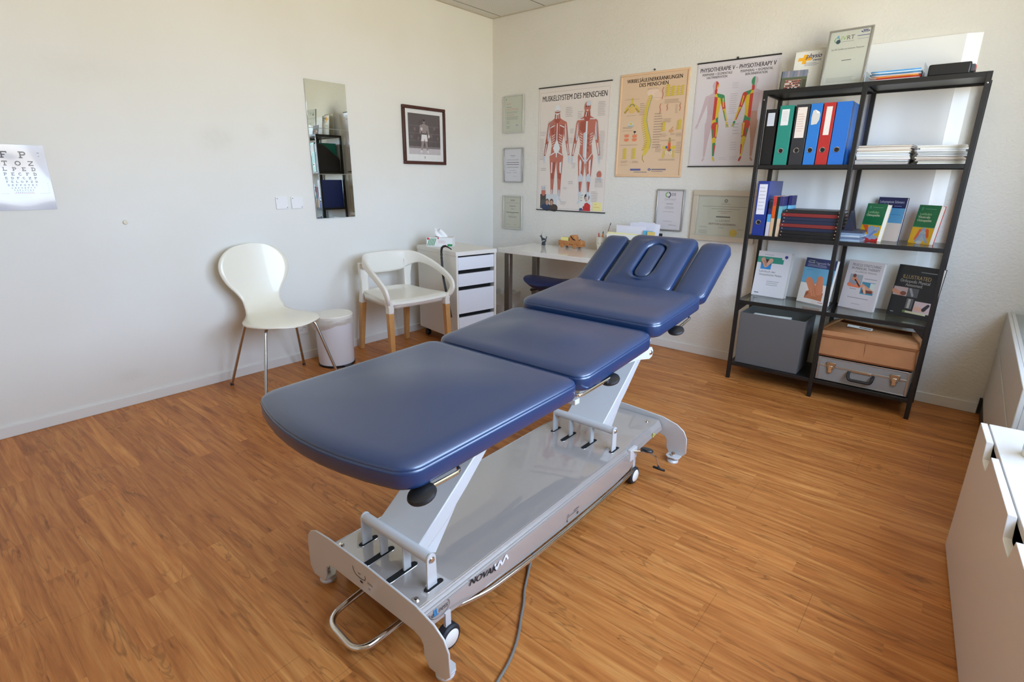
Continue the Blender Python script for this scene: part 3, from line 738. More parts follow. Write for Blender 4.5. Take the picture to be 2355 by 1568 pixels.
# ---- books
def book(name, label, loc, w, h, t, rotz, lean, cover, spine=(200, 200, 200), cat='book', back=None, m='glossy_ink'):
    o = thing(name, label, cat, loc, (0, 0, math.radians(rotz)))
    e = bpy.data.objects.new('frame', None)
    R = Matrix.Rotation(math.radians(-lean), 4, 'X')
    cm = mat('cover_%d_%d_%d' % spine, spine, .4)
    b = MB(); b.M = R; b.box((0, 0, 0), (w, .0015, h)); b.box((0, t - .0015, 0), (w, t, h)); b.box((0, 0, 0), (.002, t, h)); b.build('cover', cm, o)
    g = MB(); g.M = R; g.box((.002, .0018, .002), (w - .003, t - .0018, h - .003)); g.build('pages', MATS['book_pages'], o)
    p = Print(); cover(p, w, h)
    p.build('cover_print', o, (0, 0, 0), (X, (R @ Z)), m, lift=.0006)
    return o
def c_lehr(p, w, h):
    p.rect(0, 0, w, h, (226, 225, 228)); p.rect(0, h * .74, w * .80, h * .88, (58, 150, 128)); p.rect(w*.74, h*.84, w*.8, h*.88, (226, 225, 228))
    p.rect(w * .13, h * .60, w * .45, h * .82, (70, 110, 150)); p.rect(w*.13, h*.60, w*.45, h*.69, (52, 140, 205)); p.rect(w*.13, h*.73, w*.45, h*.82, (60, 46, 44))
    p.limb((w*.18, h*.81), .014, (w*.27, h*.66), .007, (205, 160, 135)); p.limb((w*.42, h*.80), .014, (w*.30, h*.67), .007, (212, 168, 142))
    for k in range(3): p.limb((w*(.2+.03*k), h*.78), .004, (w*(.28+.01*k), h*.67), .003, (190, 140, 118))
    p.ell(w*.86, h*.90, .010, .010, (60, 70, 140));
    p.lines(w*.2, h*.915, w*.48, h*.93, 1, (120, 120, 125), .4, 0)
    p.text('Lehrbuch der', w*.12, h*.53, .019, (90, 92, 98)); p.text('Osteopathischen Medizin', w*.12, h*.46, .019, (90, 92, 98), width=w*.70)
    p.lines(w*.40, h*.24, w*.82, h*.36, 3, (120, 122, 128), .2, .3); p.rect(w*.08, h*.055, w*.22, h*.075, (110, 110, 114))
def c_trig(p, w, h):
    p.rect(0, 0, w, h, (232, 226, 218)); p.rect(0, h*.44, w, h, (104, 170, 204)); p.rect(0, h*.79, w, h, (40, 50, 104))
    p.lines(w*.1, h*.935, w*.3, h*.955, 1, (170, 190, 150), .6, 0)
    p.text('Manuelle Triggerpunkt-Therapie', w*.08, h*.885, .018, (205, 208, 224), width=w*.84, bold=0.015); p.lines(w*.08, h*.81, w*.72, h*.87, 3, (165, 172, 200), .35)
    p.lines(w*.1, h*.72, w*.34, h*.76, 2, (70, 120, 160), .3)
    S = (214, 132, 92); p.poly([(w*.22, h*.10), (w*.24, h*.25), (w*.40, h*.32), (w*.62, h*.30), (w*.80, h*.27), (w*.80, h*.08), (w*.5, h*.10)], (196, 116, 74))
    p.limb((w*.26, h*.50), .021, (w*.46, h*.30), .024, S); p.limb((w*.60, h*.56), .019, (w*.64, h*.30), .026, S)
    for k in range(4): p.limb((w*(.40+.03*k), h*.34), .007, (w*(.46+.045*k), h*.18), .0045, (206, 124, 84) if k % 2 else (220, 142, 102))
    p.poly([(w*.22, h*.10), (w*.34, h*.22), (w*.30, h*.26), (w*.24, h*.22)], (150, 84, 60)); p.rect(w*.7, h*.04, w*.86, h*.055, (200, 120, 110))
def c_stre(p, w, h):
    p.rect(0, 0, w, h, (204, 196, 196)); C_ = (104, 98, 104)
    p.text('MUSCLE STRETCHING', w*.52, h*.88, .021, C_, 'c', width=w*.80, bold=0.007); p.text('IN MANUAL THERAPY', w*.52, h*.81, .021, C_, 'c', width=w*.80, bold=0.007); p.text('A CLINICAL MANUAL', w*.55, h*.75, .015, C_, 'c', width=w*.62)
    p.rect(w*.13, h*.46, w*.50, h*.71, (150, 156, 160)); p.limb((w*.27, h*.62), .014, (w*.36, h*.54), .018, (206, 132, 96)); p.ell(w*.26, h*.68, .010, .011, (110, 60, 48)); p.limb((w*.16, h*.49), .012, (w*.46, h*.475), .010, (220, 120, 84)); p.limb((w*.3, h*.60), .004, (w*.46, h*.48), .004, (40, 36, 42)); p.limb((w*.2, h*.56), .01, (w*.3, h*.53), .012, (140, 140, 150))
    p.rect(w*.52, h*.33, w*.89, h*.58, (64, 132, 156)); p.rect(w*.76, h*.42, w*.89, h*.57, (196, 206, 196)); p.limb((w*.55, h*.50), .010, (w*.84, h*.40), .009, (206, 150, 122)); p.rect(w*.56, h*.36, w*.86, h*.42, (110, 60, 50)); p.limb((w*.6, h*.46), .008, (w*.66, h*.36), .006, (220, 170, 140))
    p.lines(w*.55, h*.63, w*.9, h*.66, 1, (150, 144, 148), .5, 0); p.lines(w*.2, h*.40, w*.4, h*.42, 1, (140, 134, 140), .6, 0); p.lines(w*.2, h*.22, w*.8, h*.245, 1, (140, 134, 140), .5, 0); p.lines(w*.36, h*.10, w*.62, h*.12, 1, (150, 146, 150), .5, 0)
def c_illu(p, w, h):
    p.rect(0, 0, w, h, (28, 27, 28)); p.text('ILLUSTRATED', w*.16, h*.745, .030, (196, 170, 120), width=w*.66, bold=0.009)
    p.text('Orthopedic Physical', w*.12, h*.67, .024, (205, 202, 196), width=w*.70, bold=0.007); p.text('Assessment', w*.27, h*.60, .024, (205, 202, 196), width=w*.40, bold=0.007)
    p.lines(w*.55, h*.88, w*.92, h*.91, 1, (120, 120, 118), .5, 0)
    p.rect(w*.02, h*.40, w*.36, h*.57, (182, 160, 158)); p.limb((w*.04, h*.48), .012, (w*.22, h*.43), .009, (200, 140, 112)); p.ell(w*.27, h*.45, .016, .012, (120, 70, 54)); p.rect(w*.36, h*.40, w*.62, h*.57, (84, 86, 90)); p.limb((w*.42, h*.55), .006, (w*.5, h*.43), .006, (150, 152, 156))
    p.rect(w*.40, h*.17, w*.56, h*.37, (96, 96, 100)); p.rect(w*.44, h*.18, w*.50, h*.36, (176, 174, 170))
    p.rect(w*.60, h*.12, w*.99, h*.34, (206, 184, 184)); p.limb((w*.66, h*.2), .012, (w*.86, h*.19), .009, (216, 170, 150)); p.limb((w*.84, h*.2), .010, (w*.92, h*.29), .008, (44, 44, 54))
    p.rect(w*.40, h*.09, w*.92, h*.13, (206, 204, 170)); p.ell(w*.40, h*.11, .008, .008, (90, 120, 70)); p.rect(w*.08, h*.06, w*.16, h*.075, (150, 150, 150))
def c_leit(title2, fig):
    def f(p, w, h):
        p.rect(0, 0, w, h, (26, 112, 68)); p.rect(0, 0, w, h*.42, (226, 176, 32)); p.rect(0, h*.42, w, h*.435, (90, 150, 100))
        p.rect(w*.14, h*.86, w*.24, h*.94, (70, 140, 100)); p.lines(w*.32, h*.89, w*.82, h*.91, 1, (110, 170, 130), .5, 0)
        p.text('Leitfaden', w*.14, h*.74, .018, (170, 205, 150)); y = h*.66
        for l in title2: p.text(l, w*.10, y, .019, (226, 232, 200), bold=0.022, width=w*.085*len(l)*.62+.01); y -= h*.085
        B = (150, 168, 196); O = (222, 96, 44)
        if fig == 0:
            p.rect(0, 0, w, h*.085, (206, 40, 36)); p.poly([(w*.05, h*.42), (w*.32, h*.42), (w*.52, h*.12)], O)
            p.limb((w*.62, h*.10), .014, (w*.52, h*.30), .017, B); p.limb((w*.52, h*.32), .018, (w*.78, h*.28), .016, B); p.ell(w*.84, h*.33, .012, .014, B); p.limb((w*.30, h*.12), .009, (w*.85, h*.10), .010, (150, 165, 188)); p.ell(w*.2, h*.13, .010, .009, (150, 165, 188)); p.limb((w*.78, h*.28), .007, (w*.55, h*.13), .006, (120, 140, 186)); p.ell(w*.76, h*.31, .005, .005, (224, 190, 40))
        else:
            p.limb((w*.42, h*.34), .010, (w*.30, h*.12), .008, (226, 110, 70)); p.limb((w*.70, h*.34), .012, (w*.78, h*.20), .010, O); p.ell(w*.56, h*.36, .011, .014, B); p.limb((w*.56, h*.26), .018, (w*.56, h*.12), .016, (170, 184, 190)); p.limb((w*.64, h*.24), .007, (w*.84, h*.05), .006, B); p.limb((w*.5, h*.24), .007, (w*.36, h*.06), .008, B); p.ell(w*.5, h*.035, .017, .009, (196, 200, 204))
    return f
def c_schm(p, w, h):
    p.rect(0, 0, w, h, (214, 200, 190)); p.rect(0, h*.42, w, h, (88, 152, 194)); p.rect(0, h*.76, w, h, (24, 32, 84)); p.text('Leitsymptom Schmerz', w*.06, h*.87, .021, (196, 200, 220), width=w*.86, bold=0.015); p.lines(w*.6, h*.79, w*.86, h*.82, 1, (120, 130, 170), .5, 0); p.lines(w*.5, h*.6, w*.9, h*.62, 1, (60, 110, 160), .4, 0)
Z3, Z2 = LV[1] + .0003, LV[2] + .0003
book('textbook', 'white textbook with green band and photo of hands, leftmost on the lower glass shelf', (2.435, -.125, Z3), .205, .29, .045, -6, 8, c_lehr, (220, 219, 222))
book('textbook', 'blue and white trigger point book with hands on its cover, standing behind the middle post', (2.715, -.135, Z3), .195, .275, .022, -21, 8, c_trig, (226, 224, 222))
book('textbook', 'pale grey muscle stretching book with two cover photos on the lower glass shelf', (2.945, -.125, Z3), .198, .285, .024, -21, 8, c_stre, (198, 194, 200))
book('textbook', 'thick black illustrated orthopedic book, rightmost on the lower glass shelf', (3.195, -.150, Z3), .215, .285, .045, -24, 7, c_illu, (26, 26, 27))
book('paperback_guide', 'green and yellow osteopathy guide leaning in front of the dark blue book', (2.985, -.165, Z2), .118, .205, .034, -30, 9, c_leit(['Osteopathie'], 0), (214, 200, 150))
book('paperback_guide', 'green and yellow visceral osteopathy guide, rightmost on the upper glass shelf', (3.222, -.145, Z2), .118, .205, .034, -34, 9, c_leit(['Viszerale', 'Osteopathie'], 1), (196, 60, 50))
book('paperback', 'dark blue and light blue book about pain behind the green osteopathy guide', (3.032, -.095, Z2), .152, .238, .016, -24, 6, c_schm, (30, 40, 96))
# small upright books between the navy binder and the folders
def upright(x, w, h, bands, label, dep=.17, y=-.335):
    o = thing('slim_book', label, 'book', (x, y, Z2))
    MB().box((0, .0, 0), (w, dep, h)).build('cover', mat('cover_%d_%d_%d' % bands[0][1], bands[0][1], .4), o)
    p = Print(); v = 0
    for f, c_ in bands: p.rect(0, h * v, w, h * f, c_); v = f
    p.build('spine_print', o, (0, 0, 0), ONBACK, lift=.0006)
    p2 = Print(); v = 0
    for f, c_ in bands: p2.rect(0, h * v, dep, h * f, c_); v = f
    p2.build('cover_print', o, (w, 0, 0), ONLEFT, lift=.0006)
    pg = MB().box((.001, .003, h), (w - .001, dep - .002, h + .0004)).build('pages', MATS['book_pages'], o)
upright(2.524, .020, .205, [(.40, (200, 192, 198)), (.62, (80, 160, 208)), (.78, (48, 44, 96)), (1, (40, 36, 50))], 'slim white, light blue and navy book next to the navy binder')
upright(2.546, .019, .233, [(.45, (206, 170, 130)), (.76, (212, 84, 24)), (1, (190, 60, 56))], 'slim beige and orange-red book among the slim upright books')
upright(2.567, .012, .230, [(.99, (24, 32, 24)), (1, (40, 60, 40))], 'very thin black book between the orange and the teal slim books')
upright(2.581, .019, .232, [(.45, (210, 180, 150)), (.76, (110, 168, 178)), (1, (56, 52, 104))], 'slim beige, teal and violet book left of the stacked folders')
upright(2.606, .020, .236, [(.45, (196, 186, 176)), (.76, (120, 186, 220)), (1, (46, 44, 100))], 'navy and pale blue book standing behind the stacked folders', dep=.10, y=-.24)
# stacked report folders
fc = [((24, 23, 24), 'black report folder at the very bottom of the folder stack'), ((26, 25, 26), 'black report folder, second from the bottom of the stack'),
      ((30, 38, 60), 'navy report folder lying directly on the two lowest black ones'), ((122, 42, 38), 'red report folder in the middle of the folder stack'),
      ((34, 40, 62), 'navy report folder lying on the middle red one'), ((36, 42, 64), 'navy report folder just beneath the upper red one'),
      ((126, 40, 38), 'red report folder, second from the top of the stack'), ((32, 33, 34), 'black report folder on top of the folder stack')]
z = Z2
for i, (c_, lb) in enumerate(fc):
    x = 2.602 + [0, .001, .002, .002, .005, .006, .004, .014][i]; L = .305 - (.01 if i == 7 else 0)
    o = thing('report_folder', lb, 'folder', (x, -.343 + .002 * (i % 3), z), group='stacked report folders')
    m = MB(); m.box((0, 0, 0), (L, .003, .0195)); m.box((0, .003, .0165), (L, .215, .0195)); m.box((0, .003, 0), (L, .215, .003)); m.build('cover', mat('folder_%d_%d_%d' % c_, c_, .4), o, bevel=.0012)
    MB().box((.006, .006, .0035), (L - .01, .208, .016)).build('papers', MATS['paper'], o)
    m = MB()
    for xx in (.012, L - .012): m.M = Matrix.Translation((xx, -.0003, .011)) @ Matrix.Rotation(PI/2, 4, 'X'); m.lathe([(.0042, 0), (.0036, .0016), (.001, .0022)], n=12)
    m.build('rivet', MATS['chrome'], o); z += .0200
# folded brochures right of the middle post
z = Z2
for i in range(5):
    m = MB(); m.box((-.055, -.10, 0), (.055, .10, .011)); c_ = ((150, 168, 184), (96, 110, 134), (178, 190, 200), (120, 140, 164), (60, 64, 80))[i]
    tag(m.build('brochure', mat('brochure_%d' % i, c_, .4), loc=(2.968, -.225, z), rot=(0, 0, math.radians((-3, 4, -6, 3, 0)[i]))), 'bluish folded brochure in the small pile beside the middle shelf post', 'brochure', 'brochures beside the middle post'); z += .0115
m = MB(); m.add([(0, 0, 0), (.045, .0, 0), (.02, .0, .105), (0, .11, 0), (.045, .11, 0), (.02, .11, .105)], [(0, 1, 2), (3, 5, 4), (0, 3, 4, 1), (1, 4, 5, 2), (2, 5, 3, 0)])
tag(m.build('wedge_folder', mat('folder_dark', (40, 42, 60), .4), loc=(2.925, -.27, z)), 'dark folder leaning on top of the brochures at the middle post', 'folder')

# magazines
def magstack(x0, x1, n, seed, label, group, y0=-.29, y1=-.08):
    R = random.Random(seed); z = LV[3] + .0002
    cols = [(216, 210, 200), (120, 110, 104), (150, 160, 172), (222, 220, 216), (176, 140, 124), (96, 104, 116), (206, 200, 150)]
    for i in range(n):
        th = R.uniform(.005, .0095) ; dx = R.uniform(-.010, .008); a = R.uniform(-3.2, 3.2)
        w_, d_ = (x1 - x0) - .014, (y1 - y0)
        c_ = cols[R.randrange(7)]; m = MB(); sag = R.uniform(0, .002)
        m.box((-w_/2, -d_/2, .0004), (w_/2, d_/2, th - .0016), 0); m.box((-w_/2 - .0015, -d_/2 - .0015, th - .0016), (w_/2 + .0015, d_/2 + .0015, th - .0002), 1); m.box((-w_/2 - .001, -d_/2 - .001, 0), (w_/2 + .001, d_/2 + .001, .0009), 1)
        o = m.build('magazine', [MATS['book_pages'] if R.random() < .5 else MATS['paper'], mat('mag_%d_%d_%d' % c_, c_, .35)], loc=((x0 + x1)/2 + dx, (y0 + y1)/2 + R.uniform(-.006, .006), z), rot=(0, 0, math.radians(a)))
        tag(o, label, 'magazine', group); z += th
    return z
magstack(2.915, 3.165, 13, 3, 'magazine in the left pile on the upper right shelf', 'left pile of magazines')
magstack(3.185, 3.395, 13, 5, 'magazine in the right pile on the upper right shelf', 'right pile of magazines')

# ---- bottom row
t = thing('storage_box', 'dark grey felt storage box open at the top, on the bottom shelf', 'storage box', (2.452, -.345, LV[0]))
m = MB(); w_, d_, h_ = .372, .27, .335; T = .004
m.add([(0, 0, 0), (w_, 0, 0), (w_, d_, 0), (0, d_, 0), (-.003, -.003, h_), (w_ + .006, -.003, h_), (w_ + .006, d_ + .003, h_), (-.003, d_ + .003, h_),
       (T, T, T), (w_ - T, T, T), (w_ - T, d_ - T, T), (T, d_ - T, T), (T - .003, T - .003, h_), (w_ + .006 - T, T - .003, h_), (w_ + .006 - T, d_ + .003 - T, h_), (T - .003, d_ + .003 - T, h_)],
      [(0, 3, 2, 1), (0, 1, 5, 4), (1, 2, 6, 5), (2, 3, 7, 6), (3, 0, 4, 7), (8, 9, 10, 11), (8, 12, 13, 9), (9, 13, 14, 10), (10, 14, 15, 11), (11, 15, 12, 8), (4, 5, 13, 12), (5, 6, 14, 13), (6, 7, 15, 14), (7, 4, 12, 15)])
m.build('body', MATS['grey_felt'], t, bevel=.002)
m = MB()
for i in range(5): m.add([(.05, .06 + .012*i, .01), (.27, .05 + .014*i, .01), (.275, .055 + .014*i, .318 + .003*(i % 3)), (.055, .07 + .012*i, .312 + .006*(i % 2))], [(0, 1, 2, 3)])
o = tag(m.build('loose_papers', MATS['paper'], smooth=False, solid=.002, loc=(2.452, -.345, LV[0] + .002)), 'loose papers and envelopes standing inside the grey storage box', 'papers')

t = thing('tool_case', 'flat aluminium-edged grey case with black handle on the bottom shelf', 'case', (2.93, -.345, LV[0]))
m = MB(); m.box((0, 0, .004), (.45, .30, .145)); m.build('shell', MATS['case_grey'], t, bevel=.006)
for z_ in (.004, .088, .139):
    m = MB(); m.box((-.002, -.002, z_), (.452, .302, z_ + (.006 if z_ != .088 else .012))); m.build('edge_strip', MATS['aluminium'], t, bevel=.001)
m = MB()
for x in (-.002, .438):
    m.box((x, -.003, .004), (x + .014, .012, .145))
m.build('corner_guard', MATS['aluminium'], t, bevel=.002)
for x in (.055, .37):
    m = MB(); m.prism([(x, .075), (x + .03, .075), (x + .038, .10), (x + .038, .12), (x - .008, .12), (x - .008, .10)], -.010, -.002, 'y'); o = m.build('latch', MATS['chrome_satin'], t, bevel=.002)
    MB().box((x + .004, -.014, .056), (x + .026, -.004, .10)).build('latch_tongue', MATS['chrome'], o, bevel=.003)
m = MB(); m.tube(fillet([(.165, -.006, .082), (.165, -.026, .070), (.172, -.034, .045), (.278, -.034, .045), (.285, -.026, .070), (.285, -.006, .082)], .02, 5), .0085, n=10); m.build('handle', MATS['black_plastic'], t)
m = MB(); m.box((.175, -.006, .085), (.275, -.001, .096)); m.build('handle_plate', MATS['chrome_satin'], t, bevel=.001)

t = thing('cardboard_box', 'brown cardboard box with folded open flaps on top of the grey case', 'box', (2.915, -.350, LV[0] + .152))
m = MB(); W_, D_, H_ = .475, .30, .135
def cb(x, y, z): return (x + .004 * math.sin(40 * y + 9 * z) - .02 * (z / H_) * (1 if x < .1 else -1) * 0, y, z)
ring = lambda g, z: [(g, g, z), (W_/2, g - .002, z), (W_ - g, g, z), (W_ - g, D_ - g, z), (g, D_ - g, z)]
m.loft([ring(.010, 0), ring(0, .012), ring(.006, .07), ring(.008, .112), ring(.004, .118), ring(-.002, .130), ring(.006, .155)], cap1=False)
m.build('body', MATS['cardboard'], t, solid=.003, bevel=.002)
m = MB()
m.add([(.004, .004, .155), (.470, .004, .155), (.43, .085, .178), (.235, .07, .186), (.07, .10, .196)], [(0, 1, 2, 3, 4)])
m.add([(.004, .004, .155), (.07, .10, .196), (.085, .21, .200), (.004, .295, .155)], [(0, 1, 2, 3)])
m.add([(.470, .004, .155), (.470, .295, .155), (.42, .20, .176), (.43, .085, .178)], [(0, 1, 2, 3)])
m.add([(.004, .295, .155), (.07, .235, .186), (.40, .235, .168), (.470, .295, .155)], [(0, 1, 2, 3)])
m.build('flap', MATS['cardboard'], t, solid=.003)
m = MB(); m.box((0.0095, -.0008, .1165), (.468, .002, .118)); m.box((.234, -.001, .004), (.2355, .001, .154)); m.build('crease', MATS['cardboard_dark'], t)
A_ = Vector((.12, .052, .182)); B_ = Vector((.25, .052, .176)); p = Print(); p.rect(0, 0, .125, .024, (226, 224, 222)); p.lines(.06, .006, .118, .018, 1, (110, 108, 110), .8, 0)
U_ = (B_ - A_).normalized(); V_ = Vector((0, .9, .33)); V_ = (V_ - U_ * V_.dot(U_)).normalized(); p.build('shipping_label', t, A_, (U_, V_), lift=.004)

# ---- on top of the shelving unit
ZT = LV[4] + .0003
def stand(name, label, cat, loc, rotz, lean, w, h, t, fm, draw, border=.006, glass=True, m_='ink'):
    o = thing(name, label, cat, loc, (0, 0, math.radians(rotz))); R = Matrix.Rotation(math.radians(-lean), 4, 'X')
    if border:
        f = MB(); f.M = R
        f.box((0, 0, 0), (w, t, border)); f.box((0, 0, h - border), (w, t, h)); f.box((0, 0, border), (border, t, h - border)); f.box((w - border, 0, border), (w, t, h - border)); f.build('frame', fm, o, bevel=.001)
    s = MB(); s.M = R; s.box((border, t * .4, border), (w - border, t * .9, h - border)); s.build('backing', MATS['paper'], o, smooth=False)
    p = Print(); draw(p, w, h); p.build('printed_sheet', o, tuple(R @ Vector((0, t * .4, 0))), (X, R @ Z), m_, lift=.0005)
    if glass and border:
        g = MB(); g.M = R; g.add([(border, t*.15, border), (w - border, t*.15, border), (w - border, t*.15, h - border), (border, t*.15, h - border)], [(0, 1, 2, 3)]); g.build('glass', MATS['picture_glass'], o, smooth=False)
    return o
def d_team(p, w, h):
    p.rect(.0, 0, w, h, (92, 92, 78)); p.rect(0, h*.62, w, h, (120, 124, 136)); R = random.Random(2)
    for k in range(5): p.rect(w*(.05 + .19*k), h*.68, w*(.12 + .19*k), h, (148, 140, 150) if k % 2 else (104, 112, 132), lift=(k == 0))
    p.rect(0, h*.56, w, h*.66, (84, 92, 66))
    for row in range(4):
        for k in range(12):
            x = w*(.2 + .05*k) + R.uniform(-.002, .002); y = h*(.5 - .11*row)
            p.ell(x, y, .0035, .004, (170, 126, 108), 8); p.rect(x - .004, y - .012, x + .004, y - .003, ((66, 40, 42), (214, 206, 204), (120, 44, 44), (40, 36, 44))[R.randrange(4)])
    p.rect(0, 0, w*.035, h, (44, 44, 50)); p.rect(w*.85, 0, w, h*.5, (70, 70, 52))
stand('team_photo', 'small group photograph leaning at the left end on top of the shelving unit', 'photo', (2.478, -.30, ZT), 4, 10, .135, .105, .004, MATS['black_plastic'], d_team, border=0, m_='glossy_ink')
def d_phys(p, w, h):
    p.rect(0, 0, w, h, (224, 222, 214)); O = (240, 176, 40)
    p.poly([(w*.30, h*.92), (w*.44, h*.92), (w*.40, h*.70), (w*.26, h*.70)], O); p.poly([(w*.13, h*.855), (w*.58, h*.855), (w*.56, h*.775), (w*.11, h*.775)], O)
    p.text('physio', w*.38, h*.83, .036, (44, 52, 108), shear=.3, bold=0.015, width=w*.54); p.text('swiss', w*.64, h*.755, .02, (44, 52, 108), shear=.3, bold=0.015, width=w*.28)
    p.lines(w*.36, h*.64, w*.9, h*.73, 3, (90, 96, 130), .25, .25)
    p.ring(w*.22, h*.46, .009, .014, (120, 160, 60), 100, 260); p.ring(w*.24, h*.46, .009, .014, (50, 54, 100), -70, 90); p.text('EMR', w*.38, h*.47, .016, (90, 96, 110))
stand('association_sign', 'white sign with orange cross and blue lettering on top of the shelving unit', 'sign', (2.497, -.15, ZT), 1, 6, .150, .225, .006, MATS['white_plastic'], d_phys, border=0)
def d_emr(p, w, h):
    p.rect(0, 0, w, h, (216, 212, 196)); p.text('ZERTIFIKAT', w*.14, h*.47, .018, (170, 176, 140), width=w*.72, spacing=1.2); p.lines(w*.3, h*.38, w*.7, h*.40, 1, (150, 150, 150), .5, 0)
stand('certificate', 'cream certificate sheet half hidden between the orange cross sign and the framed certificate', 'certificate', (2.50, -.09, ZT), 0, 5, .190, .245, .003, MATS['paper'], d_emr, border=0)
def d_ivrt(p, w, h):
    p.rect(0, 0, w, h, (206, 208, 196)); p.ring(w*.21, h*.83, .010, .014, (110, 160, 130)); p.ell(w*.24, h*.80, .011, .011, (50, 80, 90)); p.ell(w*.22, h*.88, .006, .008, (120, 170, 190))
    p.text('IV', w*.30, h*.82, .030, (140, 180, 90), width=w*.12); p.text('RT', w*.43, h*.82, .030, (80, 86, 92), width=w*.17); p.lines(w*.30, h*.785, w*.6, h*.80, 1, (150, 154, 150), .5, 0)
    for k in range(5): p.limb((w*(.78 + .02*k), h*.905), .0008, (w*(.74 + .04*k), h*(.925 + (.02 if k in (1, 2, 3) else 0))), .003, (44, 60, 116))
    p.lines(w*.66, h*.85, w*.93, h*.87, 1, (90, 100, 150), .6, 0); p.lines(w*.68, h*.80, w*.92, h*.815, 1, (160, 160, 160), .5, 0)
    p.text('Das IVRT Zertifikat zum lizenzierten Therapeuten', w*.12, h*.655, .012, (80, 84, 84), width=w*.74); p.lines(w*.4, h*.46, w*.62, h*.485, 1, (110, 112, 110), .5, 0); p.lines(w*.12, h*.10, w*.86, h*.19, 4, (160, 164, 158), .3)
stand('framed_certificate', 'silver framed certificate with logo, standing on top of the shelving unit', 'framed certificate', (2.668, -.225, ZT), -4, 7, .212, .30, .016, MATS['aluminium'], d_ivrt, border=.009)
t = thing('letter_tray', 'clear acrylic tray holding colourful leaflets on top of the shelving unit', 'letter tray', (2.905, -.345, ZT))
m = MB(); m.box((0, 0, 0), (.245, .30, .003)); m.box((0, 0, .003), (.003, .30, .05)); m.box((.242, 0, .003), (.245, .30, .065)); m.box((.003, 0, .003), (.05, .003, .02)); m.build('tray', MATS['acrylic'], t, smooth=False)
z = ZT + .0035
for i, (c_, r_, lb) in enumerate([((226, 210, 204), 0, 'pale pink leaflet at the bottom of the acrylic tray'), ((196, 60, 36), 3, 'red leaflet lying in the acrylic tray'), ((226, 150, 60), -6, 'orange leaflet fanned out in the acrylic tray'), ((214, 200, 206), 2, 'pale leaflet under the blue ones in the acrylic tray'), ((70, 130, 170), -3, 'dark blue leaflet in the acrylic tray'), ((214, 228, 236), 2, 'white-blue leaflet in the acrylic tray'), ((90, 160, 214), -1, 'bright blue leaflet on top of the acrylic tray pile')]):
    m = MB(); th = .0058
    m.grid(lambda u, v: (-.105 + .21*u, -.13 + .26*v, th * .5 + .004 * (u - .5)**2 * (i % 2)), 6, 4)
    tag(m.build('leaflet', mat('leaflet_%d' % i, c_, .4), solid=th * .8, loc=(3.03, -.195, z), rot=(0, 0, math.radians(r_ * .6))), lb, 'leaflet'); z += th + .0008
t = thing('equipment_case', 'flat black zip case with a red tag at its right end', 'case', (3.165, -.335, ZT))
m = MB(); m.box((0, 0, 0), (.165, .22, .055)); m.build('body', mat('case_black', (24, 24, 25), .35), t, bevel=.008, seg=3)
m = MB(); m.box((.160, .02, .012), (.178, .12, .045)); m.build('strap', mat('strap_grey', (70, 74, 80), .4), t, bevel=.003)
m = MB(); m.box((.1785, .03, .018), (.181, .10, .042)); m.build('red_tag', mat('tag_red', (206, 70, 60), .5), t)

# ================================================================ BACK WALL POSTERS
def poster(name, label, cat, x, z, w, h, sheet, draw, bars=None, rim=None, m_='ink', th=.0025, hook=False, cast=0):
    t = thing(name, label, cat, (x, 0, z))
    MB().box((0, -th - .001, 0), (w, -.001, h)).build('sheet', sheet, t, smooth=False)
    p = Print(); draw(p, w, h); p.build('print', t, (0, -th - .001, 0), ONBACK, m_, lift=.0005)
    if bars:
        for zz in (-.006, h - .002):
            MB().box((-.004, -.010, zz), (w + .004, -.001, zz + .008)).build('hanging_bar', bars, t, bevel=.001)
    if hook: m = MB(); m.M = Matrix.Translation((w/2, -.006, h + .012)); m.lathe([(.001, -.006), (.006, -.004), (.006, .003), (.001, .006)], n=12); m.build('hanger', MATS['black_plastic'], t)
    return t
BLK = mat('poster_bar', (40, 38, 38), .5)
RED, RD2, WHT, WH2 = (190, 116, 100), (168, 90, 76), (226, 229, 232), (200, 208, 217)
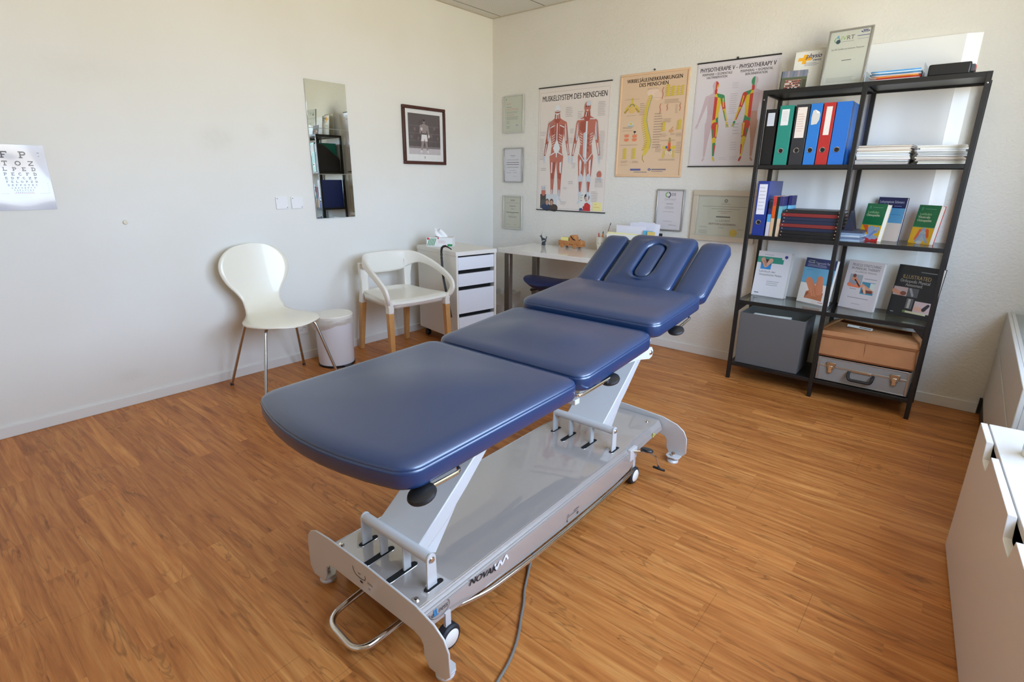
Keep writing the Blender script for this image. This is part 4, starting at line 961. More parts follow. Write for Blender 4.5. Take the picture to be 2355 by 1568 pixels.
def muscle(p, cx, y0, H_, back):
    k = H_
    R_ = random.Random(int(cx * 1000))
    def L(a, ra, b, rb, c=RED):
        q = .84; A = (cx + a[0]*k*.78, y0 + a[1]*k); B = (cx + b[0]*k*.78, y0 + b[1]*k); p.limb(A, ra*k*q, B, rb*k*q, c)
        if c in (RED, RD2) and ra > .02 and abs(a[1] - b[1]) > .05:
            for t in (-.62, -.3, .05, .38, .68):
                cc = ((208, 142, 124), (140, 66, 54), (222, 190, 178))[R_.randrange(3)]; w0 = R_.uniform(.0, .25); w1 = R_.uniform(.7, 1)
                P0 = (A[0] + (B[0]-A[0])*w0 + t*ra*k*q*.9, A[1] + (B[1]-A[1])*w0); P1 = (A[0] + (B[0]-A[0])*w1 + t*rb*k*q*.9, A[1] + (B[1]-A[1])*w1); M2 = ((P0[0]+P1[0])/2 + R_.uniform(-.1, .1)*ra*k, (P0[1]+P1[1])/2)
                p.line([P0, M2, P1], ra*k*.10, cc)
    s = 1
    # arms
    for sx in (-1, 1):
        L((sx*.125, .80), .034, (sx*.165, .64), .026); L((sx*.165, .64), .025, (sx*.205, .49), .014, RD2 if sx < 0 else RED)
        L((sx*.13, .80), .010, (sx*.150, .64), .010, WH2); L((sx*.175, .60), .006, (sx*.200, .50), .006, WHT)
        L((sx*.208, .475), .013, (sx*.215, .44), .012, WH2); 
        for f in range(3): L((sx*(.208 + .008*(f-1)), .45), .004, (sx*(.214 + .012*(f-1)), .405), .0025, WH2)
    # legs
    for sx in (-1, 1):
        L((sx*.055, .47), .058, (sx*.060, .28), .034); L((sx*.060, .27), .033, (sx*.064, .06), .015, RED if back else WH2)
        L((sx*.075, .44), .010, (sx*.075, .30), .008, WHT); L((sx*.035, .42), .008, (sx*.045, .30), .006, RD2)
        L((sx*.060, .285), .026, (sx*.060, .255), .024, WH2 if not back else RD2)
        L((sx*.052, .22), .014, (sx*.060, .12), .006, RED); L((sx*.076, .22), .010, (sx*.070, .12), .005, RED if back else RD2); L((sx*.064, .12), .010, (sx*.064, .05), .011, WH2)
        L((sx*.066, .03), .014, (sx*(.095), .012), .010, WH2)
    # trunk
    P_ = lambda pts, c: p.poly([(cx + x*k*.78, y0 + y*k) for x, y in pts], c)
    P_([(-.135, .825), (-.05, .86), (.05, .86), (.135, .825), (.125, .72), (.085, .60), (.10, .47), (.05, .42), (-.05, .42), (-.10, .47), (-.085, .60), (-.125, .72)], RED)
    if back:
        P_([(-.02, .84), (.0, .86), (.02, .84), (.055, .56), (0, .50), (-.055, .56)], RD2); P_([(-.006, .85), (.006, .85), (.008, .60), (-.008, .60)], WHT)
        P_([(0, .66), (.06, .56), (0, .46), (-.06, .56)], WHT)
        for sx in (-1, 1):
            P_([(sx*.05, .80), (sx*.12, .79), (sx*.10, .70), (sx*.045, .70)], RD2); L((sx*.05, .79), .006, (sx*.115, .77), .006, WHT)
            for r in range(5): L((sx*.035, .70 - .025*r), .003, (sx*.085, .68 - .025*r), .003, WHT)
            L((sx*.055, .49), .045, (sx*.06, .45), .045, RED); L((sx*.02, .52), .006, (sx*.10, .49), .006, WHT)
    else:
        for sx in (-1, 1):
            P_([(sx*.008, .82), (sx*.10, .81), (sx*.11, .74), (sx*.05, .70), (sx*.008, .72)], RD2 if sx < 0 else RED)
            for r in range(5): L((sx*.095, .70 - .024*r), .003, (sx*.06, .685 - .024*r), .003, WHT)
            L((sx*.02, .835), .005, (sx*.12, .83), .005, WHT); L((sx*.095, .50), .005, (sx*.02, .43), .005, WHT)
        P_([(-.012, .83), (.012, .83), (.014, .44), (-.014, .44)], WHT)
        P_([(-.045, .70), (-.014, .71), (-.014, .45), (-.04, .48)], WH2)
        for r in range(4): P_([(.018, .69 - .045*r), (.048, .685 - .045*r), (.046, .655 - .045*r), (.018, .658 - .045*r)], RD2)
        L((0, .45), .02, (0, .41), .012, WH2)
    # neck and head
    L((0, .85), .046, (0, .91), .036, RD2); L((-.02, .86), .006, (-.012, .90), .005, WHT)
    p.ell(cx, y0 + .945*k, .038*k, .050*k, RED if not back else WHT)
    if back: p.ell(cx, y0 + .925*k, .036*k, .014*k, RD2); L((-.03, .93), .004, (.03, .93), .004, WHT)
    else:
        p.ell(cx + .012*k, y0 + .975*k, .026*k, .024*k, WH2); p.ell(cx - .014*k, y0 + .95*k, .008*k, .005*k, (60, 40, 40)); p.ell(cx + .012*k, y0 + .95*k, .008*k, .005*k, (60, 40, 40)); p.ell(cx, y0 + .915*k, .012*k, .005*k, WHT)
def d_muscle(p, w, h):
    p.rect(0, 0, w, h, (228, 219, 212)); p.frame(w*.02, h*.015, w*.98, h*.965, .0012, (150, 140, 136))
    p.text('MUSKELSYSTEM DES MENSCHEN', w*.5, h*.895, .058, (60, 54, 56), 'c', bold=0.009, width=w*.90, shear=.08)
    muscle(p, w*.28, h*.075, h*.79, True); muscle(p, w*.70, h*.06, h*.81, False)
    G = (176, 166, 166)
    for (a, b, c_, d, n) in ((.03, .42, .10, .60, 14), (.03, .62, .12, .66, 3), (.14, .68, .22, .74, 5), (.4, .76, .5, .84, 6), (.45, .55, .52, .60, 4), (.47, .63, .53, .67, 3), (.57, .74, .64, .80, 5), (.84, .75, .94, .86, 9), (.88, .42, .95, .64, 20), (.85, .20, .96, .28, 7), (.80, .08, .9, .17, 7), (.52, .35, .57, .40, 4), (.47, .22, .54, .25, 2), (.40, .18, .46, .2, 2), (.05, .33, .13, .36, 2), (.36, .05, .46, .08, 3)):
        p.lines(w*a, h*b, w*c_, h*d, n, G, .22)
    for (x, y) in ((.90, .30), (.10, .15)):
        p.ell(w*x, h*y, .022, .030, RED)
        for f in range(4): p.limb((w*x + (f - 1.5)*.010, h*y + .02*(1 if x < .5 else -1)), .004, (w*x + (f - 1.5)*.014, h*y + .055*(1 if x < .5 else -1)), .002, WH2)
poster('anatomy_poster', 'large poster of the muscular system with two red muscle figures, nearest the wall corner', 'poster', .525, .998, .682, .965, mat('poster_paper', (226, 218, 212), .5), d_muscle, bars=BLK)
# snapshots tucked onto the poster
def snap(name, label, cat, x, z, w, h, draw, y=-.0042, tilt=0):
    o = thing(name, label, cat, (x, y, z), (0, math.radians(tilt), 0))
    MB().box((0, -.0012, 0), (w, 0, h)).build('sheet', MATS['paper'], o, smooth=False)
    p = Print(); draw(p, w, h); p.build('print', o, (0, -.0012, 0), ONBACK, 'glossy_ink', lift=.0005)
def d_two(p, w, h):
    p.rect(0, 0, w, h, (206, 210, 214)); p.rect(0, 0, w*.34, h, (84, 82, 80)); p.rect(0, h*.6, w*.3, h, (70, 66, 62)); p.ell(w*.55, h*.02, w*.45, h*.18, (96, 96, 92))
    p.limb((w*.18, h*.1), .020, (w*.4, h*.1), .034, (40, 56, 88)); p.limb((w*.70, h*.08), .03, (w*.88, h*.05), .03, (66, 54, 46))
    for (x, y, c_) in ((.42, .40, (110, 80, 60)), (.68, .40, (92, 66, 52))): p.ell(w*x, h*(y + .06), .020, .027, c_); p.ell(w*x, h*y, .015, .020, (188, 148, 126)); p.ell(w*(x-.03), h*(y+.02), .002, .0015, (60, 44, 40)); p.ell(w*(x+.03), h*(y+.02), .002, .0015, (60, 44, 40)); p.ell(w*x, h*(y - .07), .005, .0018, (150, 80, 76))
snap('snapshot', 'snapshot of two people with heads together at the lower left of the muscle poster', 'photo', .560, 1.010, .178, .118, d_two)
def d_red(p, w, h):
    p.rect(0, 0, w, h, (222, 222, 220)); p.rect(w*.1, h*.70, w*.25, h*.76, (190, 200, 60)); p.lines(w*.1, h*.82, w*.34, h*.9, 2, (120, 124, 130), .4); p.rect(w*.1, h*.56, w*.24, h*.6, (110, 120, 130))
    p.poly([(w*.28, 0), (w*.98, 0), (w*.96, h*.34), (w*.72, h*.48), (w*.48, h*.42)], (196, 44, 46)); p.poly([(0, 0), (w*.34, 0), (w*.26, h*.16), (w*.05, h*.14)], (44, 70, 120)); p.limb((w*.4, h*.2), .010, (w*.7, h*.12), .009, (186, 38, 42))
    p.ell(w*.64, h*.76, .025, .030, (38, 30, 30)); p.ell(w*.63, h*.68, .019, .026, (206, 162, 138)); p.poly([(w*.46, h*.8), (w*.84, h*.8), (w*.8, h*.9), (w*.52, h*.9)], (38, 30, 30)); p.ell(w*.56, h*.70, .002, .0015, (50, 36, 34)); p.ell(w*.71, h*.70, .002, .0015, (50, 36, 34)); p.ell(w*.63, h*.60, .006, .002, (170, 80, 76))
snap('portrait_card', 'card with a dark-haired person in a red shirt at the bottom of the muscle poster', 'photo', .962, 1.004, .112, .142, d_red)
snap('sticky_note', 'yellow sticky note at the lower right of the muscle poster', 'note', 1.092, 1.008, .086, .068, lambda p, w, h: (p.rect(0, 0, w, h, (236, 226, 156)), p.line([(w*.15, h*.72), (w*.45, h*.78)], .003, (222, 160, 70)), p.line([(w*.12, h*.42), (w*.5, h*.46), (w*.72, h*.42)], .003, (222, 150, 70))), tilt=1)
# spine poster
def vert(p, x, y, s, c_=(214, 188, 70)): p.ell(x, y, .012*s, .008*s, c_, 10); p.limb((x - .010*s, y), .003*s, (x - .024*s, y - .006*s), .002*s, (198, 170, 66))
def d_spine(p, w, h):
    p.rect(0, 0, w, h, (222, 192, 160)); p.text('WIRBELSÄULENERKRANKUNGEN', w*.5, h*.915, .036, (70, 58, 50), 'c', bold=0.022, width=w*.80); p.text('DES MENSCHEN', w*.5, h*.87, .036, (70, 58, 50), 'c', bold=0.022, width=w*.42)
    Yl, Yd = (216, 190, 74), (176, 150, 60); G = (176, 152, 132)
    # skull
    p.ell(w*.50, h*.81, .045, .028, (232, 206, 184)); p.ell(w*.57, h*.775, .030, .030, (228, 200, 176)); p.line([(w*.52, h*.76), (w*.62, h*.755)], .003, (206, 170, 146))
    pts = []
    for i in range(25):
        f = i / 24; x = w*(.475 - .035*math.sin(f*PI*1.35) - .075*f + .16*max(0, f - .45) - .04*max(0, f-.85)*8*f); pts.append((x, h*(.78 - .50*f)))
    for i, (x, y) in enumerate(pts): vert(p, x, y, .85 + .75 * i / 24)
    p.line([(x + .012 + .008*i/24, y) for i, (x, y) in enumerate(pts)], .004, (140, 158, 150))
    x, y = pts[-1]; p.poly([(x - .02, y), (x + .02, y), (x - .01, y - .045), (x - .035, y - .05)], Yl); p.line([(x - .03, y - .045), (x - .03, y - .075), (x - .015, y - .095)], .006, Yd)
    # vertebra from above
    vx, vy = w*.20, h*.68; p.ell(vx, vy - .012, .030, .026, (222, 184, 110)); p.line([(vx - .055, vy - .01), (vx - .03, vy + .012), (vx, vy + .03), (vx + .03, vy + .012), (vx + .055, vy - .01)], .012, Yl); p.ring(vx, vy + .006, .016, .021, (90, 96, 110), 0, 180); p.ell(vx, vy + .010, .010, .008, Yl); p.limb((vx, vy + .03), .006, (vx, vy + .062), .007, Yl)
    for sx in (-1, 1): p.limb((vx + sx*.03, vy - .005), .004, (vx + sx*.055, vy - .028), .008, Yd)
    p.ell(w*.20, h*.52, .026, .021, (206, 206, 190)); p.ell(w*.20, h*.512, .026, .012, (170, 186, 182), 12, 180, 360); p.ell(w*.20, h*.528, .010, .008, (230, 184, 70))
    for (x_, y_) in ((.145, .41), (.145, .37), (.27, .405), (.27, .37)): p.ell(w*x_, h*y_, .020, .011, (232, 132, 96)); p.line([(w*x_ - .024, h*y_ + .010), (w*x_ + .024, h*y_ + .010)], .002, (196, 150, 100))
    p.rect(w*.25, h*.44, w*.285, h*.455, (40, 36, 36)); p.rect(w*.263, h*.425, w*.270, h*.44, (40, 36, 36))
    for (x_, y_, n) in ((.14, .19, 6), (.28, .19, 6), (.79, .77, 5), (.86, .77, 5), (.92, .77, 5), (.72, .77, 6), (.70, .45, 5), (.92, .46, 5)):
        for k in range(n): vert(p, w*x_, h*(y_ + .018*k), .95 if x_ not in (.86, .92) or y_ < .6 else .75)
    for (x_, y_, hh) in ((.64, .74, .11), (.62, .60, .10), (.72, .63, .06), (.90, .62, .07)): p.line([(w*x_, h*y_), (w*(x_ + .012), h*(y_ + hh*.4)), (w*(x_ - .004), h*(y_ + hh*.7)), (w*(x_ + .012), h*(y_ + hh))], .005, (200, 120, 104))
    p.ell(w*.81, h*.44, .018, .010, (214, 160, 110)); p.limb((w*.80, h*.45), .003, (w*.83, h*.475), .003, (206, 150, 100))
    # pelvis
    px, py = w*.80, h*.265
    for sx in (-1, 1): p.limb((px + sx*.008, py + .01), .012, (px + sx*.040, py + .015), .011, Yl); p.ring(px + sx*.014, py - .022, .007, .012, (236, 226, 190)); p.limb((px + sx*.036, py - .01), .006, (px + sx*.040, py - .05), .007, Yl)
    p.limb((px, py + .05), .008, (px, py), .012, (216, 92, 52)); p.ell(px - .02, py + .016, .008, .010, (70, 96, 150)); p.ell(px + .008, py - .004, .010, .009, (84, 110, 120)); p.limb((px, py + .075), .006, (px, py + .05), .007, Yd)
    for (a, b, c_, d, n) in ((.08, .755, .34, .765, 1), (.12, .60, .32, .61, 1), (.07, .545 - .09, .28, .555 - .09, 1), (.05, .315, .38, .325, 1), (.42, .835, .58, .85, 2), (.32, .60, .40, .72, 7), (.55, .28, .68, .62, 14), (.68, .695, .94, .735, 4), (.68, .52, .80, .56, 4), (.84, .60, .88, .68, 6), (.66, .385, .76, .42, 4), (.80, .40, .88, .42, 2), (.88, .385, .97, .42, 4), (.66, .345, .94, .36, 2), (.66, .16, .92, .18, 2), (.08, .14, .20, .165, 3), (.26, .14, .36, .165, 3), (.6, .24, .7, .32, 5), (.9, .23, .97, .34, 7), (.08, .48, .26, .50, 2), (.08, .115, .22, .125, 1)):
        p.lines(w*a, h*b, w*c_, h*d, n, G, .3)
    p.lines(w*.24, h*.062, w*.40, h*.085, 1, (96, 96, 150), .8, 0); p.lines(w*.30, h*.045, w*.50, h*.055, 1, (140, 130, 130), .6, 0)
    p.poly([(w*.51, h*.075), (w*.535, h*.09), (w*.56, h*.075), (w*.535, h*.06)], (60, 84, 150)); p.ell(w*.535, h*.075, .004, .004, (220, 200, 180)); p.lines(w*.57, h*.065, w*.78, h*.085, 1, (130, 120, 130), .6, 0); p.lines(w*.57, h*.05, w*.74, h*.06, 1, (150, 140, 140), .5, 0)
t = poster('spine_relief_chart', 'peach-coloured relief chart of spinal diseases hanging between the two white posters', 'poster', 1.282, 1.274, .530, .716, mat('relief_plastic', (222, 190, 156), .4), d_spine, hook=True, m_='glossy_ink')
m = MB(); w_, h_ = .530, .716
for q in ((0, 0, w_, .014), (0, h_ - .014, w_, h_), (0, .014, .014, h_ - .014), (w_ - .014, .014, w_, h_ - .014)): m.box((q[0], -.010, q[1]), (q[2], -.001, q[3]))
m.build('raised_rim', mat('relief_rim', (228, 192, 154), .35), t, bevel=.003)
# dermatome poster
LIL, LL2, GRN, YEL, RDD, TAN = (206, 184, 190), (176, 150, 158), (72, 146, 100), (226, 196, 60), (204, 72, 60), (196, 150, 132)
def dermat(p, cx, y0, k, back):
    cs = 1 if not back else -1     # coloured side
    def L(a, ra, b, rb, c): p.limb((cx + a[0]*k*.74, y0 + a[1]*k), ra*k*.82, (cx + b[0]*k*.74, y0 + b[1]*k), rb*k*.82, c)
    P_ = lambda pts, c: p.poly([(cx + x*k*.74, y0 + y*k) for x, y in pts], c)
    pl = -cs
    # plain half
    L((pl*.13, .80), .036, (pl*.19, .64), .026, LIL); L((pl*.19, .64), .024, (pl*.25, .50), .014, LIL); L((pl*.262, .475), .018, (pl*.275, .455), .014, LIL)
    for f in range(4): L((pl*(.262 + .008*f), .46), .005, (pl*(.262 + .016*f), .425), .003, LIL)
    C2 = TAN if back else LIL
    L((pl*.06, .47), .060, (pl*.075, .28), .034, C2); L((pl*.075, .28), .032, (pl*.085, .07), .016, C2); L((pl*.085, .04), .014, (pl*.105, .015), .014, C2)
    P_([(0, .86), (pl*.06, .85), (pl*.14, .82), (pl*.12, .70), (pl*.10, .60), (pl*.115, .47), (0, .43)], LIL if not back else LIL)
    if back: P_([(0, .60), (pl*.10, .60), (pl*.115, .47), (0, .43)], TAN)
    for r in range(11): p.line([(cx + pl*.004*k, y0 + (.80 - .020*r)*k), (cx + pl*.045*k, y0 + (.803 - .020*r)*k), (cx + pl*.078*k, y0 + (.79 - .020*r)*k)], .0018, LL2)
    # coloured half
    s = cs
    P_([(0, .86), (s*.06, .85), (s*.14, .82), (s*.12, .70), (s*.10, .60), (s*.115, .47), (0, .43)], YEL)
    P_([(0, .81), (s*.055, .80), (s*.05, .52), (0, .48)], RDD); P_([(s*.03, .85), (s*.14, .83), (s*.15, .78), (s*.06, .80)], GRN)
    P_([(0, .52), (s*.09, .54), (s*.11, .47), (0, .45)], GRN if back else YEL); P_([(s*.06, .54), (s*.10, .56), (s*.115, .47), (s*.08, .46)], GRN)
    L((s*.14, .80), .034, (s*.165, .72), .030, GRN if not back else RDD); L((s*.165, .72), .029, (s*.195, .64), .024, RDD); L((s*.195, .64), .023, (s*.25, .51), .014, YEL); L((s*.185, .63), .008, (s*.238, .51), .007, GRN if not back else RDD); L((s*.155, .78), .010, (s*.175, .68), .008, YEL)
    L((s*.262, .48), .018, (s*.275, .455), .014, YEL if not back else GRN)
    for f in range(4): L((s*(.262 + .008*f), .46), .005, (s*(.262 + .016*f), .425), .003, YEL if f % 2 else GRN)
    L((s*.06, .45), .058, (s*.072, .30), .036, RDD); L((s*.098, .46), .014, (s*.10, .32), .010, YEL); L((s*.03, .40), .010, (s*.05, .30), .008, GRN)
    L((s*.072, .28), .033, (s*.080, .20), .028, YEL); L((s*.078, .22), .026, (s*.085, .08), .016, GRN if not back else YEL); L((s*.095, .20), .012, (s*.092, .10), .008, RDD); L((s*.085, .05), .014, (s*.105, .015), .014, YEL if not back else RDD)
    # neck, head
    L((pl*.012, .855), .022, (pl*.012, .90), .022, LIL); L((s*.014, .855), .020, (s*.014, .90), .020, RDD)
    p.ell(cx, y0 + .945*k, .040*k, .052*k, LIL); pts = [(cx, y0 + .893*k)] + [(cx + s*.040*k*math.cos(a), y0 + .945*k + .052*k*math.sin(a)) for a in [(-PI/2 + PI*i/10) for i in range(11)]]
    p.poly(pts if s > 0 else pts, GRN if back else RDD)
    if not back: p.limb((cx + s*.022*k, y0 + .91*k), .008*k, (cx + s*.03*k, y0 + .95*k), .006*k, YEL)
def d_derm(p, w, h):
    p.rect(0, 0, w, h, (222, 216, 220)); p.frame(w*.012, h*.012, w*.988, h*.965, .001, (176, 168, 172)); K = (74, 66, 70)
    p.text('PHYSIOTHERAPIE V – PHYSIOTHERAPY V', w*.5, h*.915, .037, K, 'c', bold=0.018, width=w*.92)
    p.text('PERIPHERIE + SEGMENTALE', w*.26, h*.88, .021, K, 'c', bold=0.015, width=w*.38); p.text('HAUTINNERVATION', w*.26, h*.85, .021, K, 'c', bold=0.015, width=w*.26)
    p.text('PERIPHERAL + SEGMENTAL', w*.74, h*.88, .021, K, 'c', bold=0.015, width=w*.38); p.text('SKIN INNERVATION', w*.74, h*.85, .021, K, 'c', bold=0.015, width=w*.26)
    dermat(p, w*.26, h*.045, h*.78, False); dermat(p, w*.74, h*.045, h*.79, True)
    for (a, b, c_, d, n) in ((.47, .74, .55, .80, 4), (.46, .50, .56, .70, 10), (.44, .40, .52, .46, 4), (.40, .06, .50, .09, 2), (.54, .30, .62, .42, 4), (.53, .15, .62, .24, 4), (.54, .06, .64, .10, 3), (.78, .015, .96, .022, 1)): p.lines(w*a, h*b, w*c_, h*d, n, (178, 168, 174), .15)
poster('dermatome_poster', 'white poster of two body figures in red, yellow and green skin zones', 'poster', 1.862, 1.349, .518, .650, mat('poster_white', (222, 216, 220), .4), d_derm, bars=BLK, hook=True, m_='glossy_ink')

# framed papers on the back wall
def wallframe(label, x, z, w, h, fm, fw, draw, paper=(222, 222, 216), th=.016, glass=True, inner=None, name='framed_certificate', cat='framed certificate'):
    t = thing(name, label, cat, (x, 0, z)); m = MB()
    for q in ((0, 0, w, fw), (0, h - fw, w, h), (0, fw, fw, h - fw), (w - fw, fw, w, h - fw)): m.box((q[0], -th, q[1]), (q[2], -.001, q[3]))
    m.build('frame', fm, t, bevel=min(.002, fw * .2))
    MB().box((fw, -th*.6, fw), (w - fw, -.001, h - fw)).build('backing', MATS['paper'], t, smooth=False)
    p = Print(); p.rect(fw, fw, w - fw, h - fw, paper); draw(p, w, h); p.build('printed_sheet', t, (0, -th*.6, 0), ONBACK, 'ink', lift=.0005)
    if glass: MB().add([(fw, -th*.85, fw), (w - fw, -th*.85, fw), (w - fw, -th*.85, h - fw), (fw, -th*.85, h - fw)], [(0, 1, 2, 3)]).build('glass', MATS['picture_glass'], t, smooth=False)
    return t
def d_c1(p, w, h):
    R_ = (206, 120, 110); G = (150, 156, 146); p.frame(.012, .012, w - .012, h - .012, .0008, (180, 186, 172)); p.ell(w*.13, h*.90, .005, .005, (110, 150, 120)); p.text('DIPLOM', w*.14, h*.76, .014, R_); p.lines(w*.14, h*.685, w*.4, h*.70, 1, (110, 112, 108), .6, 0); p.lines(w*.14, h*.60, w*.84, h*.66, 2, (206, 160, 140), .3); p.lines(w*.14, h*.52, w*.82, h*.58, 3, G, .3); p.lines(w*.14, h*.475, w*.55, h*.49, 1, R_, .6, 0); p.lines(w*.14, h*.35, w*.82, h*.45, 5, G, .3); p.lines(w*.14, h*.24, w*.34, h*.33, 4, G, .3); p.lines(w*.14, h*.12, w*.34, h*.20, 3, G, .3); p.ell(w*.68, h*.20, .014, .007, (168, 180, 200))
def d_c2(p, w, h):
    G = (150, 150, 156); K = (104, 104, 112); p.lines(w*.35, h*.77, w*.62, h*.785, 1, K, .7, 0, 'c'); p.lines(w*.4, h*.73, w*.58, h*.745, 1, G, .5, 0, 'c'); p.lines(w*.16, h*.64, w*.82, h*.67, 2, G, .4, .2, 'c'); p.lines(w*.15, h*.57, w*.82, h*.59, 1, K, .8, 0, 'c'); p.lines(w*.15, h*.515, w*.82, h*.535, 1, K, .8, 0, 'c'); p.lines(w*.15, h*.42, w*.82, h*.46, 3, G, .4, .3, 'c'); p.lines(w*.2, h*.33, w*.78, h*.36, 2, G, .3, .4, 'c'); p.lines(w*.15, h*.27, w*.4, h*.29, 1, G, .5, 0); p.lines(w*.5, h*.27, w*.72, h*.29, 1, G, .5, 0); p.line([(w*.5, h*.17), (w*.58, h*.20), (w*.6, h*.16), (w*.72, h*.18)], .001, K); p.ell(.012, .014, .003, .003, (60, 60, 64))
def d_c3(p, w, h):
    G = (150, 148, 132); K = (96, 94, 84); p.frame(.018, .018, w - .018, h - .018, .001, K); p.rect(.02, h*.78, w - .02, h*.784, K); p.text('SAGMP', w*.5, h*.84, .016, K, 'c', bold=0.015); p.lines(w*.34, h*.68, w*.66, h*.70, 1, K, .6, 0, 'c'); p.lines(w*.4, h*.58, w*.6, h*.63, 2, G, .3, .2, 'c'); p.lines(w*.16, h*.49, w*.84, h*.51, 1, K, .8, 0, 'c'); p.lines(w*.42, h*.46, w*.58, h*.47, 1, K, .6, 0, 'c'); p.lines(w*.24, h*.34, w*.76, h*.40, 4, G, .4, .3, 'c'); p.lines(w*.14, h*.13, w*.38, h*.15, 2, G, .4); p.lines(w*.56, h*.13, w*.7, h*.15, 1, G, .4)
PA = MATS['pale_aluminium']; AL = MATS['aluminium']
wallframe('pale framed certificate with red print, topmost of the column by the corner', .140, 1.635, .222, .303, PA, .008, d_c1, (206, 210, 194))
wallframe('grey framed white certificate, middle one of the column by the corner', .143, 1.220, .216, .292, AL, .009, d_c2, (222, 221, 226))
wallframe('silver framed cream certificate with inner border, lowest of the column by the corner', .140, .808, .219, .298, PA, .008, d_c3, (204, 202, 184))
def d_q(p, w, h):
    G = (164, 156, 160); K = (104, 98, 104); p.ring(w*.40, h*.87, .012, .020, (120, 170, 84), 90, 270); p.ring(w*.42, h*.87, .012, .020, (76, 80, 96), -90, 90); p.limb((w*.42, h*.82), .003, (w*.45, h*.805), .004, (76, 80, 96)); p.text('EMR', w*.54, h*.875, .018, K); p.text('RME', w*.54, h*.84, .018, K)
    p.text('ZERTIFIKAT', w*.5, h*.735, .020, G, 'c', spacing=1.3, width=w*.42); p.rect(w*.15, h*.69, w*.86, h*.6915, G); p.lines(w*.36, h*.645, w*.62, h*.66, 1, K, .7, 0, 'c'); p.lines(w*.3, h*.53, w*.68, h*.60, 4, G, .3, .4, 'c'); p.lines(w*.26, h*.455, w*.66, h*.47, 1, G, .6, 0, 'c'); p.lines(w*.25, h*.22, w*.66, h*.25, 2, G, .3, .4, 'c')
    p.line([(w*.50, h*.135), (w*.56, h*.16), (w*.57, h*.135), (w*.62, h*.15), (w*.80, h*.13)], .0018, K)
wallframe('grey framed white certificate with green and dark ring logo', 1.648, .893, .212, .297, AL, .010, d_q, (218, 212, 214))
def d_l(p, w, h):
    G = (150, 152, 136); K = (104, 104, 96); R_ = (200, 110, 100); i = .036; p.frame(i + .006, i + .006, w - i - .006, h - i - .006, .0008, (140, 142, 126))
    p.ring(w*.52, h*.80, .005, .012, (126, 130, 120)); p.lines(w*.45, h*.73, w*.59, h*.745, 1, G, .5, 0, 'c'); p.lines(w*.16, h*.68, w*.88, h*.695, 1, G, .6, 0, 'c'); p.lines(w*.3, h*.635, w*.74, h*.65, 1, G, .6, 0, 'c'); p.lines(w*.4, h*.59, w*.62, h*.605, 1, G, .6, 0, 'c'); p.lines(w*.46, h*.555, w*.56, h*.565, 1, R_, .6, 0, 'c')
    p.lines(w*.39, h*.475, w*.61, h*.50, 1, K, .9, 0, 'c'); p.text('La LAUREA', w*.50, h*.395, .018, K, 'c', spacing=1.2, width=w*.22); p.text('DOTTORE in OSTEOPATIA', w*.50, h*.325, .018, R_, 'c', width=w*.42, bold=0.007)
    p.lines(w*.13, h*.26, w*.30, h*.29, 2, G, .3); p.lines(w*.13, h*.14, w*.28, h*.22, 5, G, .3); p.lines(w*.44, h*.26, w*.54, h*.29, 2, G, .3); p.lines(w*.74, h*.24, w*.86, h*.27, 2, G, .3); p.ell(w*.68, h*.185, .026, .026, (214, 190, 84), 16)
wallframe('wide cream diploma with a golden seal in a broad pale frame, behind the couch headrest', 1.930, .846, .442, .344, mat('pale_frame', (206, 196, 178), .35, metal=.2), .036, d_l, (204, 206, 190), th=.024)

# ================================================================ LEFT WALL
def leftthing(name, label, cat, y, z): return thing(name, label, cat, (0, y, z))
# mirror of three tiles
t = leftthing('wall_mirror', 'frameless tall wall mirror made of three stacked square tiles', 'mirror', -1.822, .978); t.location.x = .007; t.rotation_euler = (0, math.radians(-.45), math.radians(-.35))
for k in range(3):
    MB().box((.001, 0, k * .2945), (.006, .303, k * .2945 + .2925)).build('mirror_tile', MATS['mirror'], t, bevel=.0008)
# boxing photograph
t = leftthing('framed_photo', 'black and white photo of a standing boxer in a dark mahogany frame', 'framed photo', -1.040, 1.356)
w_, h_, fw = .440, .428, .024; m = MB()
for q in ((0, 0, w_, fw), (0, h_ - fw, w_, h_), (0, fw, fw, h_ - fw), (w_ - fw, fw, w_, h_ - fw)): m.box((.001, q[0], q[1]), (.022, q[2], q[3]))
m.build('frame', MATS['mahogany'], t, bevel=.004)
MB().box((.001, fw, fw), (.010, w_ - fw, h_ - fw)).build('mount', MATS['paper'], t, smooth=False)
p = Print(); a, b, c_, d = .055, .075, .385, .375; p.rect(a, b, c_, d, (92, 84, 84)); p.rect(a, b, c_, b + .045, (196, 188, 190)); p.rect(a, b + .045, c_, b + .060, (126, 118, 118))
R_ = random.Random(4)
for k in range(9): p.ell(a + .03 + .034*k, b + .10 + R_.uniform(0, .12), .010, .013, (112 + R_.randrange(20), 104, 104), 10)
for k in range(3): p.rect(a, b + .10 + .055*k, c_, b + .102 + .055*k, (128, 120, 120), lift=(k == 0))
S = (150, 138, 134); x = .215
p.limb((x - .013, b + .11), .014, (x - .030, b + .03), .008, S); p.limb((x + .013, b + .11), .014, (x + .030, b + .03), .008, S); p.limb((x - .032, b + .025), .009, (x - .038, b + .018), .008, (220, 214, 214)); p.limb((x + .032, b + .025), .009, (x + .038, b + .018), .008, (220, 214, 214))
p.poly([(x - .026, b + .155), (x + .026, b + .155), (x + .034, b + .10), (x + .006, b + .10), (x, b + .12), (x - .006, b + .10), (x - .034, b + .10)], (232, 228, 228)); p.rect(x - .026, b + .150, x + .026, b + .158, (60, 56, 58))
p.poly([(x - .022, b + .158), (x + .022, b + .158), (x + .034, b + .215), (x + .012, b + .228), (x - .012, b + .228), (x - .034, b + .215)], S); p.ell(x, b + .245, .012, .016, (140, 128, 124)); p.ell(x, b + .254, .012, .009, (50, 46, 46))
